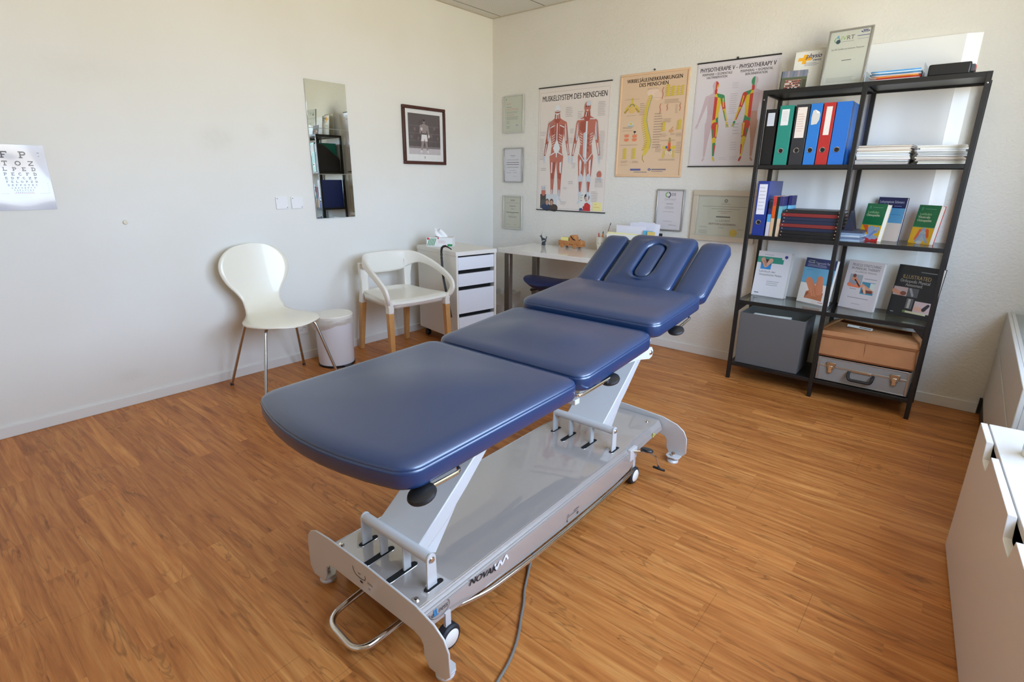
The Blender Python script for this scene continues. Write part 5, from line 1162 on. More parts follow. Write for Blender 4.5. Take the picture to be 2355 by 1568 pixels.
p.limb((x - .034, b + .21), .011, (x - .042, b + .165), .008, S); p.limb((x - .042, b + .165), .008, (x - .030, b + .185), .007, S); p.limb((x + .034, b + .21), .011, (x + .046, b + .150), .008, S); p.ell(x - .026, b + .19, .011, .012, (214, 206, 206)); p.ell(x + .048, b + .138, .010, .013, (214, 206, 206))
p.rect(.214, .045, .219, .062, (60, 60, 62)); p.build('photo_print', t, (.010, 0, 0), ONLEFT, 'ink', lift=.0005)
MB().add([(.014, fw, fw), (.014, w_ - fw, fw), (.014, w_ - fw, h_ - fw), (.014, fw, h_ - fw)], [(0, 1, 2, 3)]).build('glass', MATS['picture_glass'], t, smooth=False)
# blank plates
for i, (y0, y1, lb) in enumerate(((-2.101, -2.018, 'blank white square wall plate, left one of the pair beside the mirror'), (-1.995, -1.914, 'blank white square wall plate, right one of the pair beside the mirror'))):
    t = leftthing('wall_plate', lb, 'wall plate', y0, 1.050); MB().box((0.0005, 0, 0), (.009, y1 - y0, .077)).build('plate', MATS['socket_white'], t, bevel=.003)
    m = MB()
    for yy, zz in ((.010, .067), (y1 - y0 - .010, .010)): m.M = Matrix.Translation((.009, yy, zz)) @ Matrix.Rotation(PI/2, 4, 'Y'); m.lathe([(.0032, 0), (.002, .001), (.001, .001)], n=10)
    m.build('screw', MATS['steel_leg'], t)
# door stop button
m = MB(); m.M = Matrix.Translation((.0, -2.943, 1.014)) @ Matrix.Rotation(PI/2, 4, 'Y'); m.lathe([(.012, .0005), (.012, .006), (.010, .010), (.006, .011), (.001, .008)], n=24)
tag(m.build('wall_bumper', mat('bumper_cream', (228, 220, 200), .4)), 'small round cream bumper button on the bare left wall', 'wall bumper')
# socket
t = leftthing('power_socket', 'white triple power socket low on the left wall behind the rounded chair', 'socket', -2.055, .190)
MB().box((.0005, 0, 0), (.010, .082, .088)).build('plate', MATS['socket_white'], t, bevel=.003)
m = MB()
for (yy, zz) in ((.025, .060), (.050, .044), (.028, .028)):
    for dy, dz in ((-.008, 0), (.008, 0), (0, .006)): m.M = Matrix.Translation((.0102, yy + dy, zz + dz)) @ Matrix.Rotation(PI/2, 4, 'Y'); m.lathe([(.0022, 0), (.0022, .0003), (.001, .0003)], n=8)
m.build('pin_holes', MATS['dark_cavity'], t, smooth=False)
# eye chart, laminated
t = leftthing('eye_chart', 'laminated letter eye chart taped to the left wall at the picture edge', 'eye chart', -3.430, 1.092)
def wav(u, v): return .0028 + .0016 * math.sin(7 * v + .6) + .0008 * math.sin(6 * u + 5 * v) + .004 * max(0, .25 - v) + .003 * max(0, v - .8)
m = MB(); m.grid(lambda u, v: (wav(u, v), .214 * u, .294 * v), 10, 26); m.build('laminate', mat('laminate_sheet', (196, 197, 208), .16, coat=.25), t)
p = Print(); w_, h_ = .214, .294; K = (44, 44, 58)
p.serif('FP', w_*.45, h_*.80, .030, K, .066); p.serif('TOZ', w_*.50, h_*.685, .0215, K, .046); p.serif('LPED', w_*.50, h_*.605, .0165, K, .034); p.serif('PECFD', w_*.50, h_*.535, .0130, K, .0265)
p.serif('EDFCZP', w_*.50, h_*.478, .0105, K, .021); p.serif('FELOPZD', w_*.50, h_*.425, .009, K, .0175); p.serif('DEFPOTEC', w_*.50, h_*.375, .0075, K, .0145); p.serif('LEFODPCT', w_*.5, h_*.335, .006, K, .0115); p.serif('FDPLTCEO', w_*.5, h_*.300, .005, K, .0095); p.serif('PEZOLCFTD', w_*.5, h_*.270, .004, K, .0075)
p.rect(w_*.32, h_*.258, w_*.68, h_*.262, (190, 70, 90)); p.rect(w_*.10, h_*.255, w_*.24, h_*.257, K); p.rect(w_*.76, h_*.255, w_*.92, h_*.257, K)
for k in range(5): p.rect(w_*.06, h_*(.27 + .035*k), w_*.085, h_*(.274 + .035*k), (110, 110, 126), lift=(k == 0)); p.rect(w_*.92, h_*(.27 + .035*k), w_*.94, h_*(.274 + .035*k), (110, 110, 126), lift=False)
p.rect(w_*.86, h_*.88, w_*.90, h_*.89, (120, 120, 130)); p.rect(w_*.87, h_*.83, w_*.89, h_*.84, (120, 120, 130))
o = p.build('chart_print', t, (0, 0, 0), ONLEFT, 'glossy_ink', lift=0)
for v in o.data.vertices: v.co.x = wav(v.co.y / w_, v.co.z / h_) + .0004 + v.co.x

# ================================================================ SHELL CHAIR
t = thing('shell_chair', 'white one-piece shell chair with round back and thin steel legs by the left wall', 'chair', (.34, -2.345, 0), (0, 0, math.radians(-1)))
spine = []   # (x, z, halfwidth)
pth = [(.245, .418, .0), (.24, .424, .075), (.225, .434, .125), (.19, .441, .172), (.13, .444, .208), (.06, .443, .219), (-.01, .441, .205), (-.07, .444, .165), (-.12, .455, .132), (-.165, .482, .118), (-.190, .525, .119), (-.205, .57, .142), (-.218, .62, .180), (-.228, .67, .205), (-.236, .71, .213), (-.243, .75, .208), (-.249, .79, .186), (-.254, .825, .145), (-.257, .848, .093), (-.2585, .860, .0)]
def interp(pts, n):
    out = []
    for i in range(len(pts) - 1):
        p0 = Vector(pts[max(i-1, 0)]); p1 = Vector(pts[i]); p2 = Vector(pts[i+1]); p3 = Vector(pts[min(i+2, len(pts)-1)])
        for k in range(n):
            s = k / n; out.append(.5 * ((2*p1) + (p2 - p0)*s + (2*p0 - 5*p1 + 4*p2 - p3)*s*s + (3*p1 - p0 - 3*p2 + p3)*s**3))
    out.append(Vector(pts[-1])); return out
sp = interp(pth, 3); nu = len(sp) - 1
def shell(u, v):
    q = sp[min(int(round(u * nu)), nu)]; hw = max(q.z, .0012); s = 2*v - 1
    i = min(int(round(u * nu)), nu); a = sp[max(i-1, 0)]; b = sp[min(i+1, nu)]; tx, tz = b.x - a.x, b.y - a.y; d = math.hypot(tx, tz) or 1; nx, nz = -tz / d, tx / d   # normal towards sitter
    if nz < 0 and abs(nz) > abs(nx): nx, nz = -nx, -nz
    if nx < 0 and abs(nx) > abs(nz): nx, nz = -nx, -nz
    cup = .018 * (abs(s) ** 2) * (hw / .2) ** 2 if u > .45 else -.012 * s**4 * (hw / .2)
    return (q.x + nx * cup, s * hw, q.y + nz * cup)
m = MB(); m.grid(shell, nu, 16)
o = m.build('shell', MATS['white_shell'], t, angle=80, solid=.011)
for (x0, y0, x1, y1) in ((.135, -.115, .25, -.24), (.135, .115, .26, .24), (-.07, -.115, -.22, -.235), (-.07, .115, -.245, .26)):
    m = MB(); zt = .425
    m.tube(fillet([(.03, y0 * .45, zt), (x0, y0 * 1.05, zt), (x0 + (x1 - x0)*.22, y0 + (y1 - y0)*.3, zt - .02), (x1, y1, .008)], .03, 5), .0085, n=12); lg = m.build('leg', MATS['chrome_satin'], t)
    f = MB(); f.lathe([(.001, 0), (.010, 0), (.0105, .010), (.0085, .016)], (x1, y1, 0), n=14); f.build('leg_tip', MATS['black_rubber'], lg)
m = MB(); m.lathe([(.001, 0), (.07, 0), (.075, .008), (.06, .014)], (.03, 0, .418), n=24); m.build('mounting_plate', MATS['black_plastic'], t)

# ================================================================ ARM CHAIR
t = thing('armchair', 'white plastic armchair with curved arms and square wooden legs beside the drawer cabinet', 'armchair', (.385, -1.425, 0), (0, 0, math.radians(-7)))
WP = MATS['white_plastic']
m = MB()   # seat: shallow dish with rolled front
def seatf(u, v):
    x = -.215 + .455 * u; hw = .190 + .055 * u; y = (2*v - 1) * hw; s = 2*v - 1
    z = .452 - .010 * (1 - s*s) - .006 * math.sin(PI * u) ; 
    if u > .9: z -= (u - .9) ** 2 * 2.2
    if u < .12: z += (.12 - u) * .18 * (1 - s*s)
    return (x, y, z)
m.grid(seatf, 22, 14); m.build('seat', WP, t, angle=80, solid=.020, bevel=.005)
m = MB()   # skirt below the seat
pts = rrect(.222, .212, .05, 6, .012, 0); m.loft([[(x, y * (1 + (x) * .18), .445) for x, y in pts], [(x * .985, y * .98 * (1 + x * .18), .402) for x, y in pts]], cap0=False, cap1=False); m.build('seat_apron', WP, t, solid=.008)
# arm and back band: a strip whose height and tilt vary
path = [(.234, .250, .440, .034), (.252, .262, .470, .044), (.256, .270, .502, .048), (.236, .274, .540, .048), (.175, .274, .580, .046), (.085, .268, .620, .048), (-.02, .252, .660, .056), (-.11, .226, .688, .075), (-.175, .186, .700, .110), (-.210, .130, .702, .140), (-.224, .0, .703, .150)]
path = path + [(x, -y, z, hh) for x, y, z, hh in path[-2::-1]]
ip = []
for i in range(len(path) - 1):
    p0, p1, p2, p3 = (path[max(i-1, 0)], path[i], path[i+1], path[min(i+2, len(path)-1)])
    for k in range(4):
        s = k / 4; ip.append([.5 * ((2*b) + (c - a)*s + (2*a - 5*b + 4*c - d)*s*s + (3*b - a - 3*c + d)*s**3) for a, b, c, d in zip(p0, p1, p2, p3)])
ip.append(list(path[-1])); rings = []
for i, (x, y, z, hh) in enumerate(ip):
    a = Vector(ip[max(i-1, 0)][:3]); b = Vector(ip[min(i+1, len(ip)-1)][:3]); T_ = (b - a).normalized(); out = Vector((min(0, x + .10) * 1.8, y, 0)).normalized(); out = (out - T_ * out.dot(T_)).normalized(); upv = out.cross(T_).normalized()
    c_ = Vector((x, y, z)); th = .011; q = []
    prof = [(-1, 1), (0, 1.08), (1, 1), (1.15, 0), (1, -1), (0, -1.08), (-1, -1), (-1.15, 0)]
    w2 = hh / 2 if hh < .05 else hh / 2
    cc = c_ - upv * max(0, w2 - .024) * (1 if i > 8 and i < len(ip) - 9 else 0)
    rings.append([cc + out * (th * pu) + upv * (w2 * pv) for pu, pv in prof])
m = MB(); m.loft(rings); band = m.build('arm_band', WP, t, angle=60, subsurf=1)
for sy in (-1, 1):   # back uprights and front sleeves
    m = MB(); m.loft([[(x0 + dx * w_, sy * (y0) + dy * d_, z0) for dx, dy in ((-1, -1), (1, -1), (1, 1), (-1, 1))] for (x0, y0, z0, w_, d_) in ((-.196, .184, .665, .018, .040), (-.208, .184, .60, .016, .034), (-.214, .182, .53, .017, .027), (-.216, .182, .47, .020, .028), (-.232, .186, .400, .024, .024), (-.240, .188, .365, .024, .022))]); m.build('back_upright', WP, t, bevel=.006, seg=3)
    m = MB(); m.loft([[(x0 + dx * w_, sy * (y0) + dy * d_, z0) for dx, dy in ((-1, -1), (1, -1), (1, 1), (-1, 1))] for (x0, y0, z0, w_, d_) in ((.225, .246, .455, .024, .018), (.222, .232, .41, .024, .020), (.224, .234, .372, .022, .020))]); m.build('front_sleeve', WP, t, bevel=.004)
for (x0, y0, x1, y1, zt) in ((.224, -.234, .236, -.240, .372), (.224, .234, .236, .240, .372), (-.240, -.188, -.285, -.200, .365), (-.240, .188, -.285, .200, .365)):
    m = MB(); m.loft([[(x0 + dx*.0215, y0 + dy*.0195, zt) for dx, dy in ((-1, -1), (1, -1), (1, 1), (-1, 1))], [(x1 + dx*.017, y1 + dy*.016, 0) for dx, dy in ((-1, -1), (1, -1), (1, 1), (-1, 1))]]); lg = m.build('leg', MATS['beech'], t, bevel=.003); lg['label'] = 'natural wood leg'

# ================================================================ PEDAL BIN
t = thing('pedal_bin', 'small white pedal bin with a creased liner between the two white chairs', 'bin', (.235, -1.905, 0))
m = MB(); m.lathe([(.001, .012), (.118, .012), (.120, .020), (.126, .33), (.127, .335), (.001, .335)], n=40); m.build('bucket', mat('bin_white', (224, 224, 228), .25, coat=.2), t)
m = MB(); m.lathe([(.001, 0), (.122, 0), (.124, .014), (.118, .016)], n=40); m.build('base_ring', MATS['black_plastic'], t)
m = MB(); m.lathe([(.130, .335), (.131, .352), (.126, .360), (.09, .3635), (.001, .3645)], n=40); m.build('lid', MATS['white_plastic'], t)
m = MB(); R_ = random.Random(9); n = 48; rings = []
for k in range(7):
    f = k / 6; z = .338 - .085 * f; ring_ = []
    for j in range(n):
        a = 2*PI*j/n; drop = .45 + .55 * max(0, math.cos(a + 2.0)); r_ = .129 + .014 * math.sin(PI * min(f*1.1, 1)) * (.5 + .5*math.cos(a + 2.0)) + .003 * math.sin(9*a + 2*f) + .002 * math.sin(17*a)
        ring_.append((r_ * math.cos(a), r_ * math.sin(a), .338 - .085 * f * drop))
    rings.append(ring_)
m.loft(rings, cap0=False, cap1=False); m.build('liner', MATS['bin_liner'], t, angle=80)
m = MB(); m.box((.115, -.03, .006), (.150, .03, .016)); m.build('pedal', MATS['black_plastic'], t, bevel=.003)
m = MB(); m.tube(fillet([(-.02, -.13, .345), (-.10, -.105, .352), (-.128, -.02, .352), (-.11, .05, .34)], .05, 5), .003, n=8); m.build('bail_handle', MATS['black_plastic'], t)

# ================================================================ DRAWER CABINET
ca = math.radians(-10)
t = thing('drawer_cabinet', 'narrow white drawer cabinet on castors in the corner left of the desk', 'drawer cabinet', (.115, -1.034, 0), (0, 0, ca))
W_, D_, ZB, ZH = .55, .37, .075, .74          # depth along local x, width along local y
WM = MATS['white_melamine']
m = MB(); m.box((.004, 0, ZB), (W_, .016, ZH - .03)); m.box((.004, D_ - .016, ZB), (W_, D_, ZH - .03)); m.box((.004, .016, ZB), (W_ - .02, D_ - .016, ZB + .016)); m.box((.004, .016, ZB), (.012, D_ - .016, ZH - .03)); m.build('carcass', WM, t, bevel=.001)
m = MB(); m.box((0, -.004, ZH - .03), (W_ + .004, D_ + .004, ZH)); m.build('top', WM, t, bevel=.0015)
MB().box((.10, .02, ZB + .02), (W_ - .05, D_ - .02, ZH - .04)).build('dark_interior', MATS['dark_cavity'], t, smooth=False)
z1 = ZH - .042
for hh in (.094, .094, .178, .19):
    m = MB(); m.box((W_ - .020, .019, z1 - hh), (W_ - .003, D_ - .019, z1)); dr = m.build('drawer_front', MATS['drawer_white'], t, bevel=.001)
    z1 -= hh + .029
for (x, y) in ((.05, .045), (.05, D_ - .045), (W_ - .05, .045), (W_ - .05, D_ - .045)):
    m = MB(); m.M = Matrix.Translation((x, y, .026)) @ Matrix.Rotation(PI/2, 4, 'X'); m.lathe([(.001, -.016), (.022, -.016), (.026, -.010), (.026, .010), (.022, .016), (.001, .016)], n=20); cs = m.build('castor', MATS['black_plastic'], t)
    MB().box((x - .012, y - .012, .045), (x + .012, y + .012, ZB)).build('castor_stem', MATS['black_plastic'], cs)
# tissue box
t = thing('tissue_box', 'small box of tissues with green and red print on the drawer cabinet', 'tissue box', (.300, -.945, .7402), (0, 0, math.radians(35)))
w_, d_, h_ = .205, .105, .070
MB().box((-w_/2, -d_/2, 0), (w_/2, d_/2, h_)).build('carton', MATS['paper'], t, bevel=.001)
def stripes(p, a, b):
    Gn = (40, 140, 84); Rd = (206, 60, 76); p.rect(0, 0, a, b, (228, 230, 230))
    for k in range(5):
        x = a*.02 + k*a*.058; p.poly([(x, 0), (x + a*.030, 0), (x + a*.030 + b*.9, b*.96), (x + b*.9, b*.96)] if k > 6 else [(x, b*.1), (x + a*.03, b*.1), (x + a*.03 + .02, b*.9), (x + .02, b*.9)], Gn)
    p.ell(a*.06, b*.86, .009, .009, Rd); p.ell(a*.45, b*.92, .006, .006, Rd); p.ell(a*.72, b*.10, .012, .008, Rd); p.rect(a*.80, b*.05, a*.99, b*.30, Gn); p.lines(a*.45, b*.35, a*.75, b*.7, 3, (214, 160, 170), .3)
p = Print(); stripes(p, w_, h_); p.build('print', t, (-w_/2, -d_/2, 0), ONBACK, 'glossy_ink', lift=.0006)
p = Print(); p.rect(0, 0, d_, h_, (206, 212, 208)); p.lines(.01, .02, d_ - .01, .045, 3, (176, 190, 184), .4); p.ell(.02, h_ - .014, .008, .008, (90, 150, 110)); p.ell(.085, h_ - .012, .012, .009, (206, 60, 76)); p.build('print', t, (-w_/2, d_/2, 0), (-Y, Z), 'glossy_ink', lift=.0006)
m = MB(); R_ = random.Random(3); rings = []
for k in range(6):
    f = k / 5; rings.append([((.050 - .030*f + .008*math.sin(3*a + 4*f)) * math.cos(a) - .02*f, (.016 + .012*math.sin(2*a + 3*f)) * math.sin(a), h_ - .002 + .062 * f + .010 * math.sin(2*a + f)) for a in [2*PI*j/20 for j in range(20)]])
m.loft(rings, cap0=False); m.build('tissue', mat('tissue', (240, 240, 240), .9), t, angle=80)
# cord hanging at the cabinet side
m = MB(); pts = [(.585, -1.105, .752), (.575, -1.125, .768), (.553, -1.138, .778), (.53, -1.146, .770), (.522, -1.148, .745), (.524, -1.150, .70), (.528, -1.150, .64), (.533, -1.152, .58), (.545, -1.152, .52), (.565, -1.15, .44), (.590, -1.15, .34), (.612, -1.15, .25)]
pp = fillet(pts, .03, 4); m.tube(pp, .006, n=10, radii=[.004 + .0045 * min(1, i / 12) + (.0016 * math.sin(i * 2.4) if 8 < i < 26 else 0) for i in range(len(pp))])
tag(m.build('cane_shoehorn', MATS['black_plastic']), 'long thin black cane with curled handle hooked over the drawer cabinet side', 'cane')

# ================================================================ DESK
t = thing('desk', 'glossy white desk top on square steel legs along the back wall', 'desk', (.547, -.548, 0))
m = MB(); m.box((0, 0, .675), (1.40, .47, .71)); m.build('desk_top', MATS['white_lacquer'], t, bevel=.002)
for (x, y) in ((.045, .03), (.045, .40), (.93, .03), (.93, .40)):
    m = MB(); m.box((x, y, 0), (x + .052, y + .045, .6745)); m.build('leg', MATS['steel_leg'], t, bevel=.003)
ZD = .7102
# figurine
t = thing('dog_figurine', 'small grey dog-shaped note holder with wire loop at the left end of the desk', 'figurine', (.700, -.135, ZD))
m = MB(); DG = mat('figurine_grey', (60, 66, 76), .5)
m.loft([[(.020*s_*math.cos(a) + dx, .007*math.sin(a), z) for a in [2*PI*j/16 for j in range(16)]] for s_, dx, z in ((1, .004, 0), (1.05, .004, .012), (.95, .004, .022), (1.25, .006, .034), (1.3, .006, .046), (.9, .0, .058), (.3, -.01, .062))])
m.tube([(-.010, 0, .052), (-.020, 0, .068), (-.022, 0, .080)], .006, n=8, radii=[.008, .007, .007]); m.tube([(-.020, 0, .076), (-.038, 0, .074)], .006, n=8, r2=.003); m.tube([(-.022, 0, .080), (-.020, 0, .093)], .003, n=6, r2=.001); m.tube([(.026, 0, .05), (.034, 0, .066), (.032, 0, .076)], .004, n=8, r2=.0045)
m.build('body', DG, t); m = MB(); m.tube([(.0 + .022*math.cos(a), 0, .084 + .026*math.sin(a)) for a in [PI*(-.1) + 1.2*PI*k/18 for k in range(19)]], .0009, n=6); m.build('wire_loop', MATS['chrome_satin'], t)
m = MB(); m.add([(-.016, -.0085, .028), (.024, -.0105, .040), (.024, -.0105, .045), (-.016, -.0085, .033)], [(0, 1, 2, 3)]); m.build('stripe', MATS['paper'], t, smooth=False)
# wooden truck
t = thing('toy_truck', 'wooden toy pickup truck on the desk', 'toy truck', (.868, -.150, ZD), (0, 0, math.radians(-3)))
TB = MATS['toy_beech']; m = MB(); m.box((0, 0, .018), (.235, .06, .030)); m.box((.0, 0, .030), (.105, .008, .058)); m.box((.0, .052, .030), (.105, .06, .058)); m.box((0, 0, .030), (.008, .06, .058)); m.box((.10, 0, .030), (.108, .06, .06)); m.build('chassis', TB, t, bevel=.003)
m = MB(); m.prism([(.108, .030), (.108, .090), (.117, .106), (.160, .106), (.172, .070), (.226, .066), (.232, .056), (.232, .030)], .004, .056, 'y'); m.build('cab', TB, t, bevel=.004)
m = MB(); m.prism([(.118, .098), (.128, .098), (.150, .078), (.172, .072), (.172, .066), (.146, .070)], .002, .004, 'y'); m.build('window_strip', MATS['dark_cavity'], t)
m = MB(); m.tube([(.205, .004, .066), (.214, .004, .074), (.222, .004, .082)], .002, n=6); m.build('mirror_arm', MATS['dark_cavity'], t)
for x in (.042, .172):
    for y in (-.010, .062):
        m = MB(); m.M = Matrix.Translation((x, y, .020)) @ Matrix.Rotation(-PI/2, 4, 'X'); m.lathe([(.001, 0), (.018, 0), (.020, .003), (.018, .008), (.001, .008)], n=24); m.build('wheel', TB, t)
tag(MB().box((0, 0, 0), (.075, .042, .052)).build('note_block', mat('note_yellow', (238, 232, 150), .7), loc=(.886, -.142, ZD + .0305), rot=(0, 0, math.radians(-3))), 'block of yellow paper notes in the bed of the toy truck', 'note block')
# pen cup
cup = (1.262, -.120, ZD)
t = thing('pen_cup', 'white tapered cup printed with letters holding pens on the desk', 'pen cup', cup)
m = MB(); m.lathe([(.001, 0), (.034, 0), (.046, .108), (.0475, .112), (.044, .112), (.033, .006), (.001, .004)], n=32); m.build('cup', MATS['white_plastic'], t)
pr = []; m = MB(); R_ = random.Random(11)
for k in range(46):
    a = R_.uniform(PI, 2*PI); z = R_.uniform(.012, .10); r_ = .034 + .012 * z / .108 + .0006; da = R_.choice((.06, .10, .16)); dz = R_.choice((.003, .012, .018)) if da < .1 else .003
    m.add([(r_*math.cos(a), r_*math.sin(a), z), (r_*math.cos(a + da), r_*math.sin(a + da), z), ((r_ + .0012)*math.cos(a + da), (r_ + .0012)*math.sin(a + da), z + dz), ((r_ + .0012)*math.cos(a), (r_ + .0012)*math.sin(a), z + dz)], [(0, 1, 2, 3)])
m.build('letter_print', mat('cup_ink', (104, 104, 92), .6), t, smooth=False)
for nm, lb, a, b, r_, c_ in (('pen', 'red pen standing in the pen cup', (-.01, -.01, .01), (-.022, -.012, .140), .005, (190, 48, 40)), ('pen', 'orange marker standing in the pen cup', (.008, -.004, .01), (.020, -.018, .136), .006, (226, 120, 40)), ('scissors_handle', 'dark green-handled tool standing in the pen cup', (0, .0, .01), (.008, .004, .152), .005, (50, 84, 84)), ('brush', 'long brown brush rising highest from the pen cup', (.0, .01, .01), (.062, .012, .205), .003, (150, 104, 70))):
    m = MB(); m.tube([a, tuple((Vector(a) + Vector(b)) / 2), b], r_, n=8, r2=r_ * .8)
    o = m.build(nm, mat('pen_%d_%d_%d' % c_, c_, .4), loc=cup); tag(o, lb, 'pen' if nm != 'brush' else 'brush')
    if nm == 'brush':
        m = MB(); m.tube([b, tuple(Vector(b) + (Vector(b) - Vector(a)).normalized() * .018)], .0036, n=8, r2=.002); m.build('bristles', MATS['dark_cavity'], o)
# file of papers
t = thing('document_rack', 'dark desk rack filled with papers behind the couch headrest', 'document rack', (1.40, -.26, ZD))
m = MB(); m.box((0, 0, 0), (.34, .20, .004))
for y in (0, .066, .133, .196): m.box((0, y, .004), (.34, y + .004, .165 if y > .1 else .12))
m.build('rack', mat('rack_black', (44, 42, 42), .5), t)
for (x, y, z, w_, h_, c_, r_, lb) in ((1.375, -.235, ZD + .004, .285, .163, (236, 228, 170), 1, 'yellow-white card at the front of the document rack'), (1.375, -.240, ZD + .004, .285, .15, (232, 230, 222), -1, 'white card with yellow stripe in the document rack'), (1.44, -.215, ZD + .004, .235, .215, (226, 224, 232), 1, 'white letter standing highest on the left of the document rack'), (1.53, -.16, ZD + .004, .20, .235, (224, 222, 230), -4, 'tilted white letter at the back of the document rack'), (1.57, -.15, ZD + .004, .17, .245, (232, 230, 236), 9, 'white sheet tilted to the right in the document rack'), (1.66, -.225, ZD + .004, .075, .190, (92, 172, 206), 3, 'bright blue leaflet in the document rack'), (1.70, -.235, ZD + .004, .06, .185, (214, 190, 110), 2, 'yellow patterned leaflet at the right of the document rack')):
    o = MB().box((0, -.0006, 0), (w_, .0012, h_)).build('sheet', mat('sheet_%d_%d_%d' % c_, c_, .6), loc=(x, y, z), rot=(0, math.radians(r_ * .5), 0), smooth=False); o.name = 'paper_sheet'; tag(o, lb, 'paper')

# waste basket under the desk with clear liner
t = thing('waste_basket', 'wire waste basket with a clear plastic liner under the desk', 'waste basket', (.36, -.235, 0))
m = MB(); n = 24
for j in range(n):
    a = 2*PI*j/n; m.tube([(.095*math.cos(a), .095*math.sin(a), .004), (.125*math.cos(a), .125*math.sin(a), .265)], .0012, n=5)
for r_, z in ((.096, .004), (.105, .09), (.115, .18), (.125, .265)): m.tube([(r_*math.cos(2*PI*j/32), r_*math.sin(2*PI*j/32), z) for j in range(33)], .0018, n=5)
m.build('wire_body', MATS['pale_aluminium'], t)
m = MB(); n = 44; rings = []
for (r_, z, w_) in ((.06, .012, .0), (.092, .02, .003), (.108, .12, .004), (.122, .25, .004), (.130, .275, .004), (.136, .262, .007), (.138, .22, .009), (.134, .17, .012)):
    rings.append([((r_ + w_ * math.sin(7*2*PI*j/n + z*30)) * math.cos(2*PI*j/n), (r_ + w_ * math.sin(5*2*PI*j/n + z*20)) * math.sin(2*PI*j/n), z + w_ * math.sin(3*2*PI*j/n)) for j in range(n)])
m.loft(rings, cap1=False); m.build('liner', MATS['clear_liner'], t, angle=80)

# saddle stool
t = thing('saddle_stool', 'dark blue saddle stool with black base tucked under the desk', 'stool', (1.02, -.46, 0), (0, 0, math.radians(8)))
def saddle(off):
    def f(u, v):
        a = 2*PI*v; r_ = u; x = .215 * r_ * math.cos(a); y = .17 * r_ * math.sin(a) * (1 - .25*math.cos(a))
        z = .500 + .028 * (x / .215)**2 * (1 if x < 0 else 1.4) - .012 * (y / .17)**2 - off * (r_**3) 
        return (x, y, z)
    return f
m = MB(); m.grid(saddle(.018), 10, 32); m.grid(lambda u, v: (saddle(.018)(1, v)[0]*(1 - .25*u), saddle(.018)(1, v)[1]*(1 - .25*u), saddle(.018)(1, v)[2] - .035*math.sin(u*PI/2)), 5, 32); m.build('seat', mat('stool_navy', (30, 42, 84), .4), t, angle=80)
m = MB(); m.lathe([(.001, .36), (.05, .37), (.12, .435), (.165, .462), (.15, .475)], n=28); m.build('seat_pan', MATS['black_plastic'], t)
m = MB(); m.cyl((0, 0, .06), (0, 0, .44), .024, n=20); m.build('gas_column', MATS['black_plastic'], t)
m = MB(); m.tube([(-.03, 0, .43), (-.12, 0, .405), (-.175, 0, .395)], .006, n=8, r2=.011); m.build('height_lever', MATS['black_plastic'], t)
for k in range(5):
    a = 2*PI*k/5 + .3; m = MB(); m.tube([(.02*math.cos(a), .02*math.sin(a), .085), (.24*math.cos(a), .24*math.sin(a), .062)], .018, n=8, r2=.012); lg = m.build('base_leg', MATS['black_plastic'], t)
    m = MB(); m.M = Matrix.Translation((.24*math.cos(a), .24*math.sin(a), .025)) @ Matrix.Rotation(a, 4, 'Z') @ Matrix.Rotation(PI/2, 4, 'X'); m.lathe([(.001, -.018), (.025, -.018), (.025, .018), (.001, .018)], n=20); m.tube([(0, .02, 0), (0, .04, 0)], .005, n=6); m.build('castor', MATS['black_plastic'], lg)

# ================================================================ HEATER CASING (right wall)
t = thing('convector_heater', 'long white convector heater casing with a black top grille below the window', 'heater', (3.712, -1.47, 0))
HW = MATS['heater_white']; Lh = 1.45
m = MB(); m.box((0, 0, .105), (.016, Lh, .415)); m.build('front_panel', HW, t, bevel=.002)
m = MB(); m.box((.0, 0, .425), (.016, Lh, .600)); m.build('upper_panel', HW, t, bevel=.003)
MB().box((.010, .004, .41), (.014, Lh, .43)).build('panel_gap', mat('gap_grey', (120, 122, 124), .4), t, smooth=False)
m = MB(); m.box((.016, 0, .02), (.428, .014, .597)); m.build('side_panel', HW, t)
m = MB(); m.box((.016, 0, .590), (.030, Lh, .600)); m.box((.24, .014, .590), (.43, Lh, .600)); m.build('top_panel', HW, t)
m = MB()
for k in range(58): y = .02 + k * .0246; m.box((.030, y, .585), (.24, y + .003, .598))
for x in (.075, .13, .185): m.box((x, .014, .588), (x + .004, Lh, .5985))
m.build('grille', MATS['pale_aluminium'], t, smooth=False)
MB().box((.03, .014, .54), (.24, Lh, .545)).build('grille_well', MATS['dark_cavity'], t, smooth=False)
m = MB(); m.box((.004, 0, .0), (.012, Lh, .105))
for k in range(26): m.box((-.012, Lh - .010, .010 + k*.0036), (.004, Lh - .002, .0118 + k*.0036))
m.build('plinth_grille', mat('plinth_dark', (40, 38, 38), .5), t)

# ================================================================ LOW CABINET (right foreground)
ang = math.radians(4.6)
t = thing('low_cabinet', 'low white drawer cabinet with cut-out grips at the right edge of the picture', 'cabinet', (3.625, -1.59, 0), (0, 0, ang))
